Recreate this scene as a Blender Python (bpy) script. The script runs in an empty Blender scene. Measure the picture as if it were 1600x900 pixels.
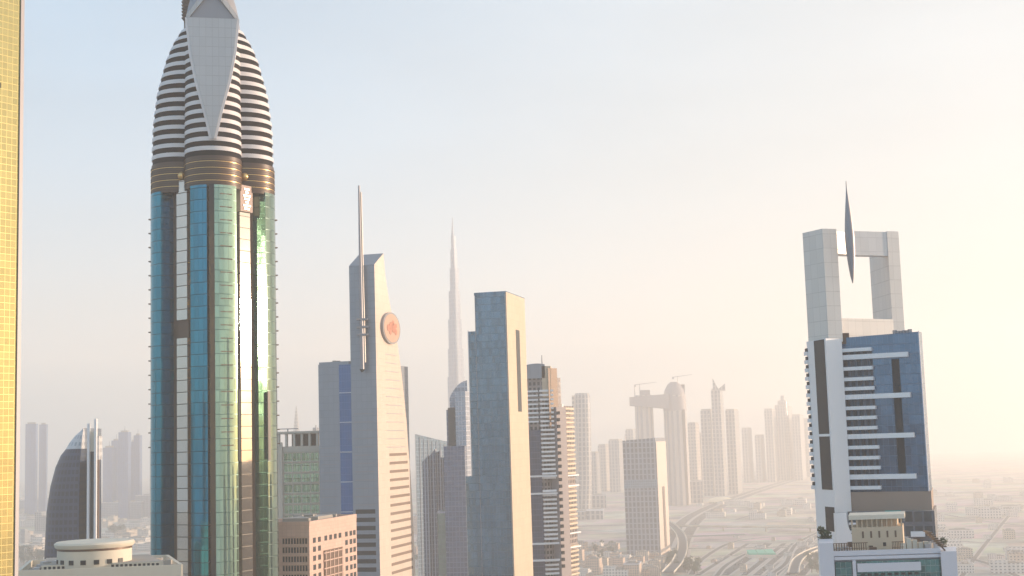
import bpy, bmesh, math, random
from mathutils import Vector, Matrix
random.seed(7)
R = math.radians
S = bpy.context.scene
COL = S.collection
PI = math.pi

# ------------------------------------------------------------------ camera
F = 2099.0; H = 185.0
PITCH, ROLL = R(6.52), R(-1.76)
cam_d = bpy.data.cameras.new('camera'); cam = bpy.data.objects.new('camera', cam_d); COL.objects.link(cam)
cam_d.sensor_width = 36; cam_d.lens = 36 * F / 1600; cam_d.clip_start = 1; cam_d.clip_end = 40000
CM = Matrix.Rotation(PI / 2 + PITCH, 3, 'X') @ Matrix.Rotation(ROLL, 3, 'Z')
cam.matrix_world = Matrix.Translation((0, 0, H)) @ CM.to_4x4()
S.camera = cam

# ------------------------------------------------------------------ sky, sun, exposure
SUN_AZ, SUN_EL = 76.3, 5.3          # degrees, azimuth clockwise from +Y
w = bpy.data.worlds.new('World'); S.world = w; w.use_nodes = True
nt = w.node_tree; bg = nt.nodes['Background']
sky = nt.nodes.new('ShaderNodeTexSky'); sky.sky_type = 'NISHITA'; sky.sun_disc = False
sky.sun_elevation = R(SUN_EL); sky.sun_rotation = R(SUN_AZ)
sky.air_density = 1.0; sky.dust_density = 0.8; sky.ozone_density = 1.8; sky.altitude = 0
mx = nt.nodes.new('ShaderNodeMix'); mx.data_type = 'RGBA'; mx.inputs[0].default_value = 0.72      # dusty air: an even pale veil over the clear sky
nt.links.new(sky.outputs[0], mx.inputs[6])
wtc = nt.nodes.new('ShaderNodeTexCoord'); wmp = nt.nodes.new('ShaderNodeMapping'); wmp.inputs['Scale'].default_value = (2.2, 2.2, 9)
wno = nt.nodes.new('ShaderNodeTexNoise'); wno.inputs['Scale'].default_value = 1.4; wno.inputs['Detail'].default_value = 6
wvm = nt.nodes.new('ShaderNodeVectorMath'); wvm.operation = 'SCALE'; wvm.inputs[0].default_value = (1.00, 1.60, 2.25)   # thin uneven high cloud
wma = nt.nodes.new('ShaderNodeMath'); wma.operation = 'MULTIPLY_ADD'; wma.inputs[1].default_value = .45; wma.inputs[2].default_value = .79
nt.links.new(wtc.outputs['Generated'], wmp.inputs[0]); nt.links.new(wmp.outputs[0], wno.inputs[0]); nt.links.new(wno.outputs[0], wma.inputs[0])
wdt = nt.nodes.new('ShaderNodeVectorMath'); wdt.operation = 'DOT_PRODUCT'; wdt.inputs[1].default_value = (math.sin(R(SUN_AZ)), math.cos(R(SUN_AZ)), 0)
nt.links.new(wtc.outputs['Generated'], wdt.inputs[0])
wmr = nt.nodes.new('ShaderNodeMapRange'); wmr.interpolation_type = 'SMOOTHSTEP'; wmr.inputs['From Min'].default_value = -.10; wmr.inputs['From Max'].default_value = .65
nt.links.new(wdt.outputs['Value'], wmr.inputs['Value'])
wcm = nt.nodes.new('ShaderNodeMix'); wcm.data_type = 'RGBA'; wcm.inputs[6].default_value = (0.85, 1.62, 2.40, 1); wcm.inputs[7].default_value = (2.15, 2.24, 2.24, 1)   # dust glow on the sun's side
nt.links.new(wmr.outputs[0], wcm.inputs[0]); nt.links.new(wcm.outputs[2], wvm.inputs[0])
nt.links.new(wma.outputs[0], wvm.inputs['Scale']); nt.links.new(wvm.outputs[0], mx.inputs[7])
nt.links.new(mx.outputs[2], bg.inputs[0]); bg.inputs[1].default_value = 0.15
sd = bpy.data.lights.new('sun', 'SUN'); sd.energy = 5.0; sd.angle = R(0.6); sd.color = (1.0, 0.74, 0.52)
sun = bpy.data.objects.new('sun', sd); COL.objects.link(sun)
tos = Vector((math.sin(R(SUN_AZ)) * math.cos(R(SUN_EL)), math.cos(R(SUN_AZ)) * math.cos(R(SUN_EL)), math.sin(R(SUN_EL))))
sun.rotation_euler = tos.to_track_quat('Z', 'Y').to_euler(); sun.location = (800, 100, 1500)
S.view_settings.view_transform = 'Standard'; S.view_settings.look = 'None'
S.view_settings.gamma = 1; S.view_settings.exposure = 1.42
S.render.engine = 'CYCLES'
cy = S.cycles
cy.max_bounces = 8; cy.volume_bounces = 2; cy.diffuse_bounces = 3; cy.glossy_bounces = 4
cy.use_denoising = True
try: cy.denoiser = 'OPENIMAGEDENOISE'
except Exception: pass
cy.sample_clamp_indirect = 20

# haze box values
HAZE_D, HAZE_G = 2.6e-4, 0.10
HAZE_COL = (0.985, 0.948, 0.91)

# ------------------------------------------------------------------ pixel <-> world
def ray(px, py):
    d = CM @ Vector(((px - 800) / F, -(py - 450) / F, -1.0))
    return d / d.y
def PX(px, Y, row=600):
    d = ray(px, row); return (d.x * Y, Y)
def Z(px, py, Y): return H + ray(px, py).z * Y
def G(px, py):
    d = ray(px, py); t = -H / d.z
    return (d.x * t, t)
def hit(px, row, p, e):
    """point where the vertical plane through pixel column px meets the plan line p + s e"""
    m = ray(px, row).x
    s = (m * p[1] - p[0]) / (e[0] - m * e[1])
    return (p[0] + e[0] * s, p[1] + e[1] * s)
def az(a): return (math.sin(R(a)), math.cos(R(a)))
def corner(xl, xm, xr, row, D, t=15.0):
    """plan of a box: near corner at xm, left face ends at xl, right face ends at xr; t = azimuth of the right face"""
    eR, eL = az(t), az(t - 90)
    M = PX(xm, D, row)
    L = hit(xl, row, M, eL)
    Rr = hit(xr, row, M, eR)
    B = (L[0] + Rr[0] - M[0], L[1] + Rr[1] - M[1])
    return [L, M, Rr, B]           # CCW seen from above
def lerp(a, b, t): return tuple(a[i] + (b[i] - a[i]) * t for i in range(len(a)))

# ------------------------------------------------------------------ object helpers
ORG = {}
def tag(o, label=None, cat=None, group=None, kind=None):
    if label: o['label'] = label
    if cat: o['category'] = cat
    if group: o['group'] = group
    if kind: o['kind'] = kind
    return o
def thing(name, label, cat, loc, group=None):
    o = bpy.data.objects.new(name, None); COL.objects.link(o)
    o.location = (loc[0], loc[1], loc[2] if len(loc) > 2 else 0)
    o.empty_display_size = 5
    ORG[o.name] = tuple(o.location)
    return tag(o, label, cat, group)
class MB:
    def __init__(s): s.v = []; s.f = []; s.uv = []; s.mi = []; s.sm = []
    def face(s, pts, uvs=None, mi=0, smooth=False):
        n = len(s.v); s.v += [tuple(p) for p in pts]; s.f.append(tuple(range(n, n + len(pts))))
        s.uv += uvs if uvs else [(p[0], p[1]) for p in pts]; s.mi.append(mi); s.sm.append(smooth)
    def prism(s, plan, z0, z1, u0=0.0, cap=True, top_mi=1, bottom=False):
        n = len(plan)
        a0 = [z0] * n if not isinstance(z0, (list, tuple)) else list(z0)
        a1 = [z1] * n if not isinstance(z1, (list, tuple)) else list(z1)
        u = u0
        for i in range(n):
            j = (i + 1) % n; p, q = plan[i], plan[j]
            L = math.hypot(q[0] - p[0], q[1] - p[1])
            s.face([(*p, a0[i]), (*q, a0[j]), (*q, a1[j]), (*p, a1[i])],
                   [(u, a0[i]), (u + L, a0[j]), (u + L, a1[j]), (u, a1[i])])
            u += L
        if cap: s.face([(*plan[i], a1[i]) for i in range(n)], None, top_mi)
        if bottom: s.face([(*plan[i], a0[i]) for i in reversed(range(n))], None, 0)
        return s
    def box(s, x0, y0, z0, x1, y1, z1):
        return s.prism([(x0, y0), (x1, y0), (x1, y1), (x0, y1)], z0, z1, bottom=True, top_mi=0)
    def loft(s, rings, smooth=True, cap=True, closed=True, mi=0):
        n = len(rings[0])
        us = [0.0]
        for i in range(n):
            p, q = rings[0][i], rings[0][(i + 1) % n]
            us.append(us[-1] + math.hypot(q[0] - p[0], q[1] - p[1]))
        for k in range(len(rings) - 1):
            a, b = rings[k], rings[k + 1]
            for i in range(n if closed else n - 1):
                j = (i + 1) % n
                s.face([a[i], a[j], b[j], b[i]], [(us[i], a[i][2]), (us[i + 1], a[j][2]), (us[i + 1], b[j][2]), (us[i], b[i][2])], mi, smooth)
        if cap and closed: s.face(list(rings[-1]), None, mi)
        return s
    def slab(s, A, B, off, thick, z0, z1):
        """vertical panel along plan segment A->B pushed outwards (right of A->B) by off, thickness inward"""
        L = math.hypot(B[0] - A[0], B[1] - A[1]); n = ((B[1] - A[1]) / L, -(B[0] - A[0]) / L)
        o = lambda p, d: (p[0] + n[0] * d, p[1] + n[1] * d)
        return s.prism([o(A, off), o(B, off), o(B, off - thick), o(A, off - thick)], z0, z1, bottom=True, top_mi=0)
    def tube(s, p, q, r0, r1, n=10, caps=True):
        p, q = Vector(p), Vector(q); d = (q - p).normalized()
        a = d.orthogonal().normalized(); b = d.cross(a)
        ra = [p + (a * math.cos(t) + b * math.sin(t)) * r0 for t in [2 * PI * i / n for i in range(n)]]
        rb = [q + (a * math.cos(t) + b * math.sin(t)) * r1 for t in [2 * PI * i / n for i in range(n)]]
        for i in range(n):
            j = (i + 1) % n; s.face([ra[i], ra[j], rb[j], rb[i]], smooth=True)
        if caps: s.face(rb); s.face(ra[::-1])
        return s
    def build(s, name, mat, parent=None, label=None):
        me = bpy.data.meshes.new(name)
        o = bpy.data.objects.new(name, me); COL.objects.link(o)
        ox, oy, oz = ORG.get(parent.name, (0, 0, 0)) if parent else (0, 0, 0)
        me.from_pydata([(x - ox, y - oy, z - oz) for x, y, z in s.v], [], s.f)
        uvl = me.uv_layers.new(name='UVMap')
        flat = [c for uv in s.uv for c in uv]
        uvl.data.foreach_set('uv', flat)
        for m in (mat if isinstance(mat, (list, tuple)) else [mat]): me.materials.append(m)
        nm = len(me.materials)
        me.polygons.foreach_set('material_index', [min(i, nm - 1) for i in s.mi])
        me.polygons.foreach_set('use_smooth', s.sm)
        bm = bmesh.new(); bm.from_mesh(me); bmesh.ops.remove_doubles(bm, verts=bm.verts, dist=1e-4)
        bm.to_mesh(me); bm.free(); me.set_sharp_from_angle(angle=R(38)); me.update()
        if parent: o.parent = parent; ORG[o.name] = (ox, oy, oz)
        if label: o['label'] = label
        return o
def setorigin(o, loc):
    me = o.data; me.transform(Matrix.Translation((-loc[0], -loc[1], -loc[2]))); o.location = loc
    return o

# ------------------------------------------------------------------ materials
def newmat(name):
    m = bpy.data.materials.new(name); m.use_nodes = True
    return m, m.node_tree, m.node_tree.nodes['Principled BSDF']
def N(nt, t, **k):
    n = nt.nodes.new(t)
    for a, b in k.items(): setattr(n, a, b)
    return n
def math_(nt, op, a, b=None, c=None):
    n = N(nt, 'ShaderNodeMath', operation=op)
    for i, x in enumerate((a, b, c)):
        if x is None: continue
        if isinstance(x, (int, float)): n.inputs[i].default_value = x
        else: nt.links.new(x, n.inputs[i])
    return n.outputs[0]
def mixc(nt, fac, a, b, mode='MIX'):
    n = N(nt, 'ShaderNodeMix', data_type='RGBA', blend_type=mode)
    for i, x in ((0, fac), (6, a), (7, b)):
        if isinstance(x, (int, float)): n.inputs[i].default_value = x
        elif isinstance(x, (tuple, list)): n.inputs[i].default_value = (*x[:3], 1)
        else: nt.links.new(x, n.inputs[i])
    return n.outputs[2]
def solid(name, col, rough=.6, metal=0.0, var=.12, scale=.15, streak=True, spec=.5):
    m, nt, p = newmat(name); p.inputs['Specular IOR Level'].default_value = spec
    geo = N(nt, 'ShaderNodeTexCoord'); mp = N(nt, 'ShaderNodeMapping')
    mp.inputs['Scale'].default_value = (scale, scale, scale * (.15 if streak else 1))
    nt.links.new(geo.outputs['Object'], mp.inputs[0])
    no = N(nt, 'ShaderNodeTexNoise'); no.inputs['Detail'].default_value = 5; no.inputs['Scale'].default_value = 1
    nt.links.new(mp.outputs[0], no.inputs[0])
    f = math_(nt, 'MULTIPLY_ADD', no.outputs[0], var * 2, 1 - var)
    v = N(nt, 'ShaderNodeVectorMath', operation='SCALE'); v.inputs[0].default_value = col
    nt.links.new(f, v.inputs['Scale'])
    nt.links.new(v.outputs[0], p.inputs['Base Color'])
    p.inputs['Roughness'].default_value = rough; p.inputs['Metallic'].default_value = metal
    return m
def facade(name, wall, glass, fh=3.6, bw=3.0, fw=.7, fv=.6, metal=.75, grough=.12, wrough=.6, wmetal=0.0, tilt=.012, var=.25, phase=0.0):
    """regular grid of panes: UV is in metres along the wall and up it"""
    m, nt, p = newmat(name)
    uv = N(nt, 'ShaderNodeUVMap'); uv.uv_map = 'UVMap'
    sp = N(nt, 'ShaderNodeSeparateXYZ'); nt.links.new(uv.outputs[0], sp.inputs[0])
    a = math_(nt, 'DIVIDE', sp.outputs[0], bw); b = math_(nt, 'DIVIDE', sp.outputs[1], fh)
    fa = math_(nt, 'FRACT', a); fb = math_(nt, 'FRACT', b)
    mask = math_(nt, 'MULTIPLY', math_(nt, 'LESS_THAN', fa, fw), math_(nt, 'LESS_THAN', fb, fv))
    cell = N(nt, 'ShaderNodeCombineXYZ')
    nt.links.new(math_(nt, 'FLOOR', a), cell.inputs[0]); nt.links.new(math_(nt, 'FLOOR', b), cell.inputs[1])
    wn = N(nt, 'ShaderNodeTexWhiteNoise', noise_dimensions='3D'); nt.links.new(cell.outputs[0], wn.inputs[0])
    no = N(nt, 'ShaderNodeTexNoise'); no.inputs['Scale'].default_value = 1; no.inputs['Detail'].default_value = 6; no.inputs['Roughness'].default_value = .6
    mp = N(nt, 'ShaderNodeMapping'); mp.inputs['Scale'].default_value = (.14, .022, 1)
    nt.links.new(uv.outputs[0], mp.inputs[0]); nt.links.new(mp.outputs[0], no.inputs[0])
    g = N(nt, 'ShaderNodeVectorMath', operation='SCALE'); g.inputs[0].default_value = glass
    nt.links.new(math_(nt, 'ADD', math_(nt, 'MULTIPLY_ADD', wn.outputs[0], var, 1 - var * .5), math_(nt, 'MULTIPLY_ADD', no.outputs[0], var * 2, -var)), g.inputs['Scale'])
    wl = N(nt, 'ShaderNodeVectorMath', operation='SCALE'); wl.inputs[0].default_value = wall
    nt.links.new(math_(nt, 'MULTIPLY_ADD', no.outputs[0], .7, .62), wl.inputs['Scale'])
    nt.links.new(mixc(nt, mask, wl.outputs[0], g.outputs[0]), p.inputs['Base Color'])
    nt.links.new(math_(nt, 'MULTIPLY_ADD', mask, metal - wmetal, wmetal), p.inputs['Metallic'])
    nt.links.new(math_(nt, 'MULTIPLY_ADD', mask, grough - wrough, wrough), p.inputs['Roughness'])
    if tilt:
        ge = N(nt, 'ShaderNodeNewGeometry')
        v1 = N(nt, 'ShaderNodeVectorMath', operation='SUBTRACT'); nt.links.new(wn.outputs[1], v1.inputs[0]); v1.inputs[1].default_value = (.5, .5, .5)
        v2 = N(nt, 'ShaderNodeVectorMath', operation='SCALE'); nt.links.new(v1.outputs[0], v2.inputs[0])
        nt.links.new(math_(nt, 'MULTIPLY', mask, tilt), v2.inputs['Scale'])
        w1 = N(nt, 'ShaderNodeTexNoise'); w1.inputs['Scale'].default_value = .22; w1.inputs['Detail'].default_value = 3; nt.links.new(uv.outputs[0], w1.inputs[0])
        w2 = N(nt, 'ShaderNodeVectorMath', operation='SUBTRACT'); nt.links.new(w1.outputs['Color'], w2.inputs[0]); w2.inputs[1].default_value = (.5, .5, .5)
        w3 = N(nt, 'ShaderNodeVectorMath', operation='SCALE'); nt.links.new(w2.outputs[0], w3.inputs[0]); w3.inputs['Scale'].default_value = tilt * 2.2
        w4 = N(nt, 'ShaderNodeVectorMath', operation='ADD'); nt.links.new(v2.outputs[0], w4.inputs[0]); nt.links.new(w3.outputs[0], w4.inputs[1])
        v3 = N(nt, 'ShaderNodeVectorMath', operation='ADD'); nt.links.new(ge.outputs['Normal'], v3.inputs[0]); nt.links.new(w4.outputs[0], v3.inputs[1])
        v4 = N(nt, 'ShaderNodeVectorMath', operation='NORMALIZE'); nt.links.new(v3.outputs[0], v4.inputs[0])
        nt.links.new(v4.outputs[0], p.inputs['Normal'])
    return m

M = {}
M['roof'] = solid('roof_gravel', (.36, .33, .30), .9, var=.25, streak=False, scale=.08)
M['cream'] = solid('cream_render', (.66, .60, .50), .75)
M['cream_panel'] = facade('cream_panels', (.62, .57, .50), (.68, .64, .58), 3.4, 3.0, .96, .93, metal=.0, grough=.4, tilt=.0, var=.06)
M['white'] = solid('white_paint', (.78, .78, .80), .5, var=.06)
M['lilac'] = solid('pale_cladding', (.62, .61, .66), .45, var=.06)
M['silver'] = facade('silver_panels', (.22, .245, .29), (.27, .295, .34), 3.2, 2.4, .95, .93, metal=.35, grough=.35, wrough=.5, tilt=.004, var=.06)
M['sunlitpanel'] = facade('sunlit_panels', (.60, .51, .43), (.66, .56, .48), 3.2, 2.4, .95, .94, metal=.15, grough=.4, wrough=.5, tilt=.004, var=.06)  # panels for sunward faces, warm sunlight put into the colour
M['dark'] = solid('dark_glazing', (.025, .03, .036), .4, var=.2, spec=.25)
M['brown'] = solid('bronze_cladding', (.13, .08, .055), .45, metal=.2, var=.25)
M['gold'] = solid('gold_trim', (.75, .48, .20), .3, metal=.9)
M['steel'] = solid('steel', (.55, .54, .56), .35, metal=.7)
M['slate'] = solid('grey_metal', (.30, .29, .31), .45, metal=.5)

# ------------------------------------------------------------------ ground and haze
def groundmat():
    m, nt, p = newmat('desert_city_ground')
    tc = N(nt, 'ShaderNodeTexCoord'); mp = N(nt, 'ShaderNodeMapping'); mp.inputs['Rotation'].default_value = (0, 0, R(15))
    nt.links.new(tc.outputs['Object'], mp.inputs[0])
    n1 = N(nt, 'ShaderNodeTexNoise'); n1.inputs['Scale'].default_value = .006; n1.inputs['Detail'].default_value = 8; n1.inputs['Roughness'].default_value = .65
    n2 = N(nt, 'ShaderNodeTexNoise'); n2.inputs['Scale'].default_value = .03; n2.inputs['Detail'].default_value = 6
    vo = N(nt, 'ShaderNodeTexVoronoi', distance='CHEBYCHEV'); vo.inputs['Scale'].default_value = .011
    for n in (n1, n2, vo): nt.links.new(mp.outputs[0], n.inputs['Vector'])
    rp = N(nt, 'ShaderNodeValToRGB'); nt.links.new(n1.outputs[0], rp.inputs[0])
    e = rp.color_ramp.elements; e[0].position = .32; e[0].color = (.07, .065, .05, 1); e[1].position = .68; e[1].color = (.70, .60, .50, 1)
    x = e = rp.color_ramp.elements.new(.5); x.color = (.52, .44, .36, 1)
    c = mixc(nt, .35, rp.outputs[0], vo.outputs['Color'], 'OVERLAY')
    hs = N(nt, 'ShaderNodeHueSaturation'); hs.inputs['Saturation'].default_value = .7; nt.links.new(c, hs.inputs['Color'])
    c = mixc(nt, .3, hs.outputs[0], rp.outputs[0])
    c = mixc(nt, math_(nt, 'MULTIPLY_ADD', n2.outputs[0], 1.2, -.35), c, (.16, .15, .13))
    nt.links.new(c, p.inputs['Base Color']); p.inputs['Roughness'].default_value = .95
    return m
g = MB(); g.face([(-4000, -600, 0), (3900, -600, 0), (3900, 10000, 0), (-4000, 10000, 0)])
tag(g.build('ground', groundmat()), kind='structure')
hz = MB(); hz.box(-4010, -610, -1, 3910, 10010, 905)
hm = bpy.data.materials.new('haze'); hm.use_nodes = True; hn = hm.node_tree
hn.nodes.remove(hn.nodes['Principled BSDF'])
pv = hn.nodes.new('ShaderNodeVolumePrincipled'); pv.inputs['Color'].default_value = (*HAZE_COL, 1)
pv.inputs['Density'].default_value = HAZE_D; pv.inputs['Anisotropy'].default_value = HAZE_G
hn.links.new(pv.outputs[0], hn.nodes['Material Output'].inputs['Volume'])
tag(hz.build('haze', hm), kind='stuff')

# ================================================================== generic tower pieces
def seg_at(A, B, D=None):
    return (B[0] - A[0], B[1] - A[1])
def along(A, B, a, b):
    """sub-segment of A->B between fractions a and b"""
    return lerp(A, B, a), lerp(A, B, b)
def inset(pl, d):
    cx = sum(p[0] for p in pl) / len(pl); cy_ = sum(p[1] for p in pl) / len(pl)
    out = []
    for p in pl:
        L = math.hypot(p[0] - cx, p[1] - cy_); k = (L - d) / L
        out.append((cx + (p[0] - cx) * k, cy_ + (p[1] - cy_) * k))
    return out
def centre(pl): return (sum(p[0] for p in pl) / len(pl), sum(p[1] for p in pl) / len(pl))
def roofgear(o, pl, z, name='roof_plant', h=4, mat=None):
    """parapet with a plant room and small boxes on it"""
    n = len(pl); mb = MB()
    for i in range(n): mb.slab(pl[i], pl[(i + 1) % n], .12, .5, z - .4, z + 1.1)
    mb.build('parapet', mat or M['lilac'], o)
    q = inset(pl, math.hypot(pl[0][0] - centre(pl)[0], pl[0][1] - centre(pl)[1]) * .5)
    mb = MB().prism(q, z, z + h)
    for i in range(6):
        a, b = random.random(), random.random()
        p = lerp(lerp(pl[0], pl[1], .15 + .7 * a), lerp(pl[3 % n], pl[2], .15 + .7 * a), .1 + .8 * b)
        s = random.uniform(.8, 1.8); mb.box(p[0] - s, p[1] - s, z, p[0] + s, p[1] + s, z + random.uniform(1, 2.5))
    mb.build(name, M['roof'], o)

# ================================================================== golden glass tower at the left edge
D = 230
M['goldglass'] = facade('gold_glass', (.44, .37, .16), (.53, .45, .20), 1.2, 1.0, .94, .93, metal=.9, grough=.16, wrough=.4, wmetal=.8, tilt=.016, var=.10)
t = 37.0
Mc = PX(29.5, D, 700); e = az(180 + t)           # face runs from the far corner back towards the camera, out of frame
A = (Mc[0] + e[0] * 45, Mc[1] + e[1] * 45)
n_ = az(t + 90); B = (A[0] - n_[0] * 30, A[1] - n_[1] * 30); C_ = (Mc[0] - n_[0] * 30, Mc[1] - n_[1] * 30)
o = thing('glass_tower', 'gold mirrored glass tower cut off by the left edge of the photo', 'skyscraper', Mc)
ztop = Z(36, -60, D)
MB().prism([A, Mc, C_, B], 0, ztop).build('curtain_wall', [M['goldglass'], M['roof']], o)
MB().slab(lerp(A, Mc, .985), Mc, .25, .5, 0, ztop + 1).build('corner_trim', M['slate'], o)
MB().slab(lerp(A, Mc, .88), lerp(A, Mc, .90), .4, .4, Z(34, 146, D), Z(34, 138, D)).build('vent', M['dark'], o)

# ================================================================== spired tower with four rounded lobes
D = 430.0
cx, cyy = PX(335.5, D, 700); W = 96.5 / F * D
rot = R(167.5)                                     # direction of the lobe facing the camera
o = thing('lobed_tower', 'tall teal glass tower with striped bullet shaped crown and glinting sun on its side', 'skyscraper', (cx, cyy))
ROSE = o
def quat(c, r, n=16, trim=None):
    """outline of four circles of radius r whose centres lie c from the axis; list of 4 lobes of points CCW"""
    T = math.acos(max(-1, min(1, 0))) if False else None
    # groove point at 45 degrees: (g cos45 - c)^2 + (g sin45)^2 = r^2
    s2 = math.sqrt(.5); gq = (2 * c * s2 + math.sqrt(max(0, (2 * c * s2) ** 2 - 4 * (c * c - r * r)))) / 2
    gx, gy = gq * s2 - c, gq * s2
    am = math.atan2(gy, gx)
    lobes = []
    for k in range(4):
        L = []
        th = (PI / 2 - rot) + (k * PI / 2)
        for i in range(n + 1):
            a = -am + 2 * am * i / n
            x, y = c + r * math.cos(a), r * math.sin(a)
            L.append((cx + x * math.cos(th) - y * math.sin(th), cyy + x * math.sin(th) + y * math.cos(th)))
        lobes.append(L)
    return lobes                                   # 0: to camera, then CCW
def prof(s):
    T = .44 * W
    if s >= .66 * W: c = (s * s - 2 * T * T) / (2 * (s - T))
    else: c = .215 * s
    return c, s - c
zS = Z(335, 306, D); zB = Z(335, 262, D)
M['teal'] = facade('teal_glass', (.01, .02, .03), (.015, .20, .29), 3.7, 1.6, .96, .95, metal=.9, grough=.12, wrough=.3, wmetal=.5, tilt=.01, var=.25)
M['teallit'] = facade('sunlit_teal_glass', (.06, .12, .10), (.30, .43, .34), 3.7, 1.6, .96, .95, metal=.9, grough=.07, wrough=.3, wmetal=.5, tilt=.01, var=.25)  # teal glass of the sunlit half, its lit green put into the tint
M['tealside'] = facade('sunward_teal_glass', (.02, .05, .05), (.19, .27, .23), 3.7, 1.6, .96, .95, metal=.85, grough=.05, wrough=.3, wmetal=.5, tilt=.003, var=.3)  # sunward lobe's copy of the teal glass, lit tone put into the tint
M['paleglass'] = facade('pale_mirror_glass', (.10, .08, .06), (.55, .53, .50), 3.7, 5, .99, .93, metal=.9, grough=.055, wrough=.5, tilt=.006, var=.06)
lo = quat(*prof(W))
for k in range(4):
    L = lo[k]; n = len(L) - 1
    keep = L[4:-4]
    n = len(keep) - 1
    mats = {0: None, 1: 'tealside', 2: 'teal', 3: 'teal'}
    if k == 0:      # the lobe facing us: two halves with a dark corner strip
        MB().loft([[(*p, 0) for p in keep[:n // 2]] + [(cx, cyy, 0)], [(*p, zS) for p in keep[:n // 2]] + [(cx, cyy, zS)]]).build('glass_lobe', M['teal'], o)
        MB().loft([[(*p, 0) for p in keep[n // 2:]] + [(cx, cyy, 0)], [(*p, zS) for p in keep[n // 2:]] + [(cx, cyy, zS)]]).build('glass_lobe', M['teallit'], o)
        a, b = lerp(keep[n // 2 - 1], keep[n // 2], .35), lerp(keep[n // 2], keep[n // 2 + 1], .15)
        MB().slab(a, b, .35, 1.0, 0, zS).build('corner_strip', M['dark'], o)
    else:
        MB().loft([[(*p, 0) for p in keep] + [(cx, cyy, 0)], [(*p, zS) for p in keep] + [(cx, cyy, zS)]]).build('glass_lobe', M[mats[k]], o)
core = MB().prism([lerp((cx, cyy), lo[k][i], .76) for k in range(4) for i in (4, -5)], 0, zS).build('recess_wall', M['brown'], o)
for k in (3, 0):
    a, b = lo[k][-1], lo[(k + 1) % 4][0]
    g0 = a; nrm = math.atan2(g0[1] - cyy, g0[0] - cx); dx, dy = math.cos(nrm), math.sin(nrm); tx, ty = -dy, dx
    hw = 2.3
    rr = .70 * W
    A = (cx + dx * rr - tx * hw, cyy + dy * rr - ty * hw); B = (cx + dx * rr + tx * hw, cyy + dy * rr + ty * hw)
    yb = 880
    mb = MB()
    zz = (Z(290, 505, D), Z(290, 533, D))
    if k == 3:
        for q, (z0, z1) in enumerate(((0, zz[1]), (zz[0], zS + 3))):
            MB().slab(A, B, .0, 3.2, z0, z1).build('mirror_strip', M['paleglass'], o)
        MB().slab(A, B, -.6, 2.2, zz[1], zz[0]).build('service_floor', M['brown'], o)
    else:
        MB().slab(A, B, .0, 3.2, 0, zS - 2).build('mirror_strip', M['paleglass'], o)
        MB().slab(lerp(A, B, -.1), lerp(A, B, 1.1), .8, 3, zS - 7, zS + 1.5).build('crest_panel', solid('crest_stone', (.46, .34, .29), .7), o)
        for i in range(7):
            z0 = zS - 6.3 + i * 1.05; w_ = .25 + .12 * math.sin(i * 2.1)
            MB().slab(lerp(A, B, .5 - w_), lerp(A, B, .5 + w_), 1.0, .2, z0, z0 + .5).build('crest_bar', M['steel'], o)
    mid = lerp(A, B, .5)
    s_ = MB(); rings = []
    for i in range(7):
        a_ = PI * i / 6 - PI / 2; rad = 1.25 * math.cos(a_) + .01
        rings.append([(mid[0] + rad * math.cos(j * PI / 5), mid[1] + rad * math.sin(j * PI / 5), zS + 4.5 + 1.25 * math.sin(a_)) for j in range(10)])
    s_.loft(rings).build('gold_ball', M['gold'], o)
# little fins along the outer edges
for k, base in ((1, 0), (3, 0)):
    L = lo[k]
    for i in range(17):
        z0 = zS - 8 - i * 4.55
        if z0 < 60: break
        for idx in ((5, 8) if k == 3 else (8, 11),):
            mb = MB(); mb.slab(L[idx[0]], L[idx[1]], .7, .9, z0, z0 + .35).build('floor_fin', M['brown'], o)
L = lo[0]
for i in range(20):
    z0 = zS - 3 - i * 4.1
    MB().slab(L[9], L[11], .22, .9, z0, z0 + .28).build('floor_fin', M['brown'], o)
# brown band under the crown, with gilded ribs
def ring(c, r, z, grow=0):
    return [(cx + (p[0] - cx) * (1 + grow), cyy + (p[1] - cyy) * (1 + grow), z) for Lb in quat(c, r) for p in Lb[:-1]]
c0, r0 = prof(W * .985)
mb = MB().loft([ring(c0, r0, zS - .5), ring(c0, r0, zB)], smooth=False); mb.build('bronze_band', solid('dark_bronze', (.07, .042, .03), .45, metal=.1, var=.3), o)
for i in range(12):
    z0 = zS + .6 + i * (zB - zS - 1.2) / 12
    MB().loft([ring(c0, r0, z0, .014), ring(c0, r0, z0 + .16, .014)], smooth=False).build('gilt_rib', M['gold'] if i % 3 == 1 else M['brown'], o)
# crown: pale storeys and dark window bands stacked under a bullet profile
def wid(z):
    py = [262, 225, 200, 150, 100, 75, 50, 20, -10]; ww = [.985, .975, .965, .90, .76, .655, .50, .33, .2]
    zs = [Z(335, y, D) for y in py]
    for i in range(len(zs) - 1):
        if z <= zs[i + 1]: 
            f = (z - zs[i]) / (zs[i + 1] - zs[i]); return W * (ww[i] + (ww[i + 1] - ww[i]) * max(0, f))
    return W * ww[-1]
M['crownwhite'] = solid('crown_cladding', (.66, .62, .62), .5, var=.06)
M['crowndark'] = solid('crown_glazing', (.015, .012, .014), .7, var=.3, spec=.1)
zTop = Z(335, 52, D); nb = 15; step = (zTop - zB) / nb
for i in range(nb):
    z0 = zB + i * step; zm = z0 + step * .56; z1 = z0 + step
    for (a, b, m, nm, sc_) in ((z0, zm, 'crowndark', 'window_band', .982), (zm, z1, 'crownwhite', 'balcony_band', 1.0)):
        ca, ra = prof(wid(a) * sc_); cb, rb = prof(wid(b) * sc_)
        mb = MB().loft([ring(ca, ra, a), ring(cb, rb, b)]); 
        mb.face([p for p in reversed(ring(ca, ra, a))]); mb.build(nm, M[m], o)
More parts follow.
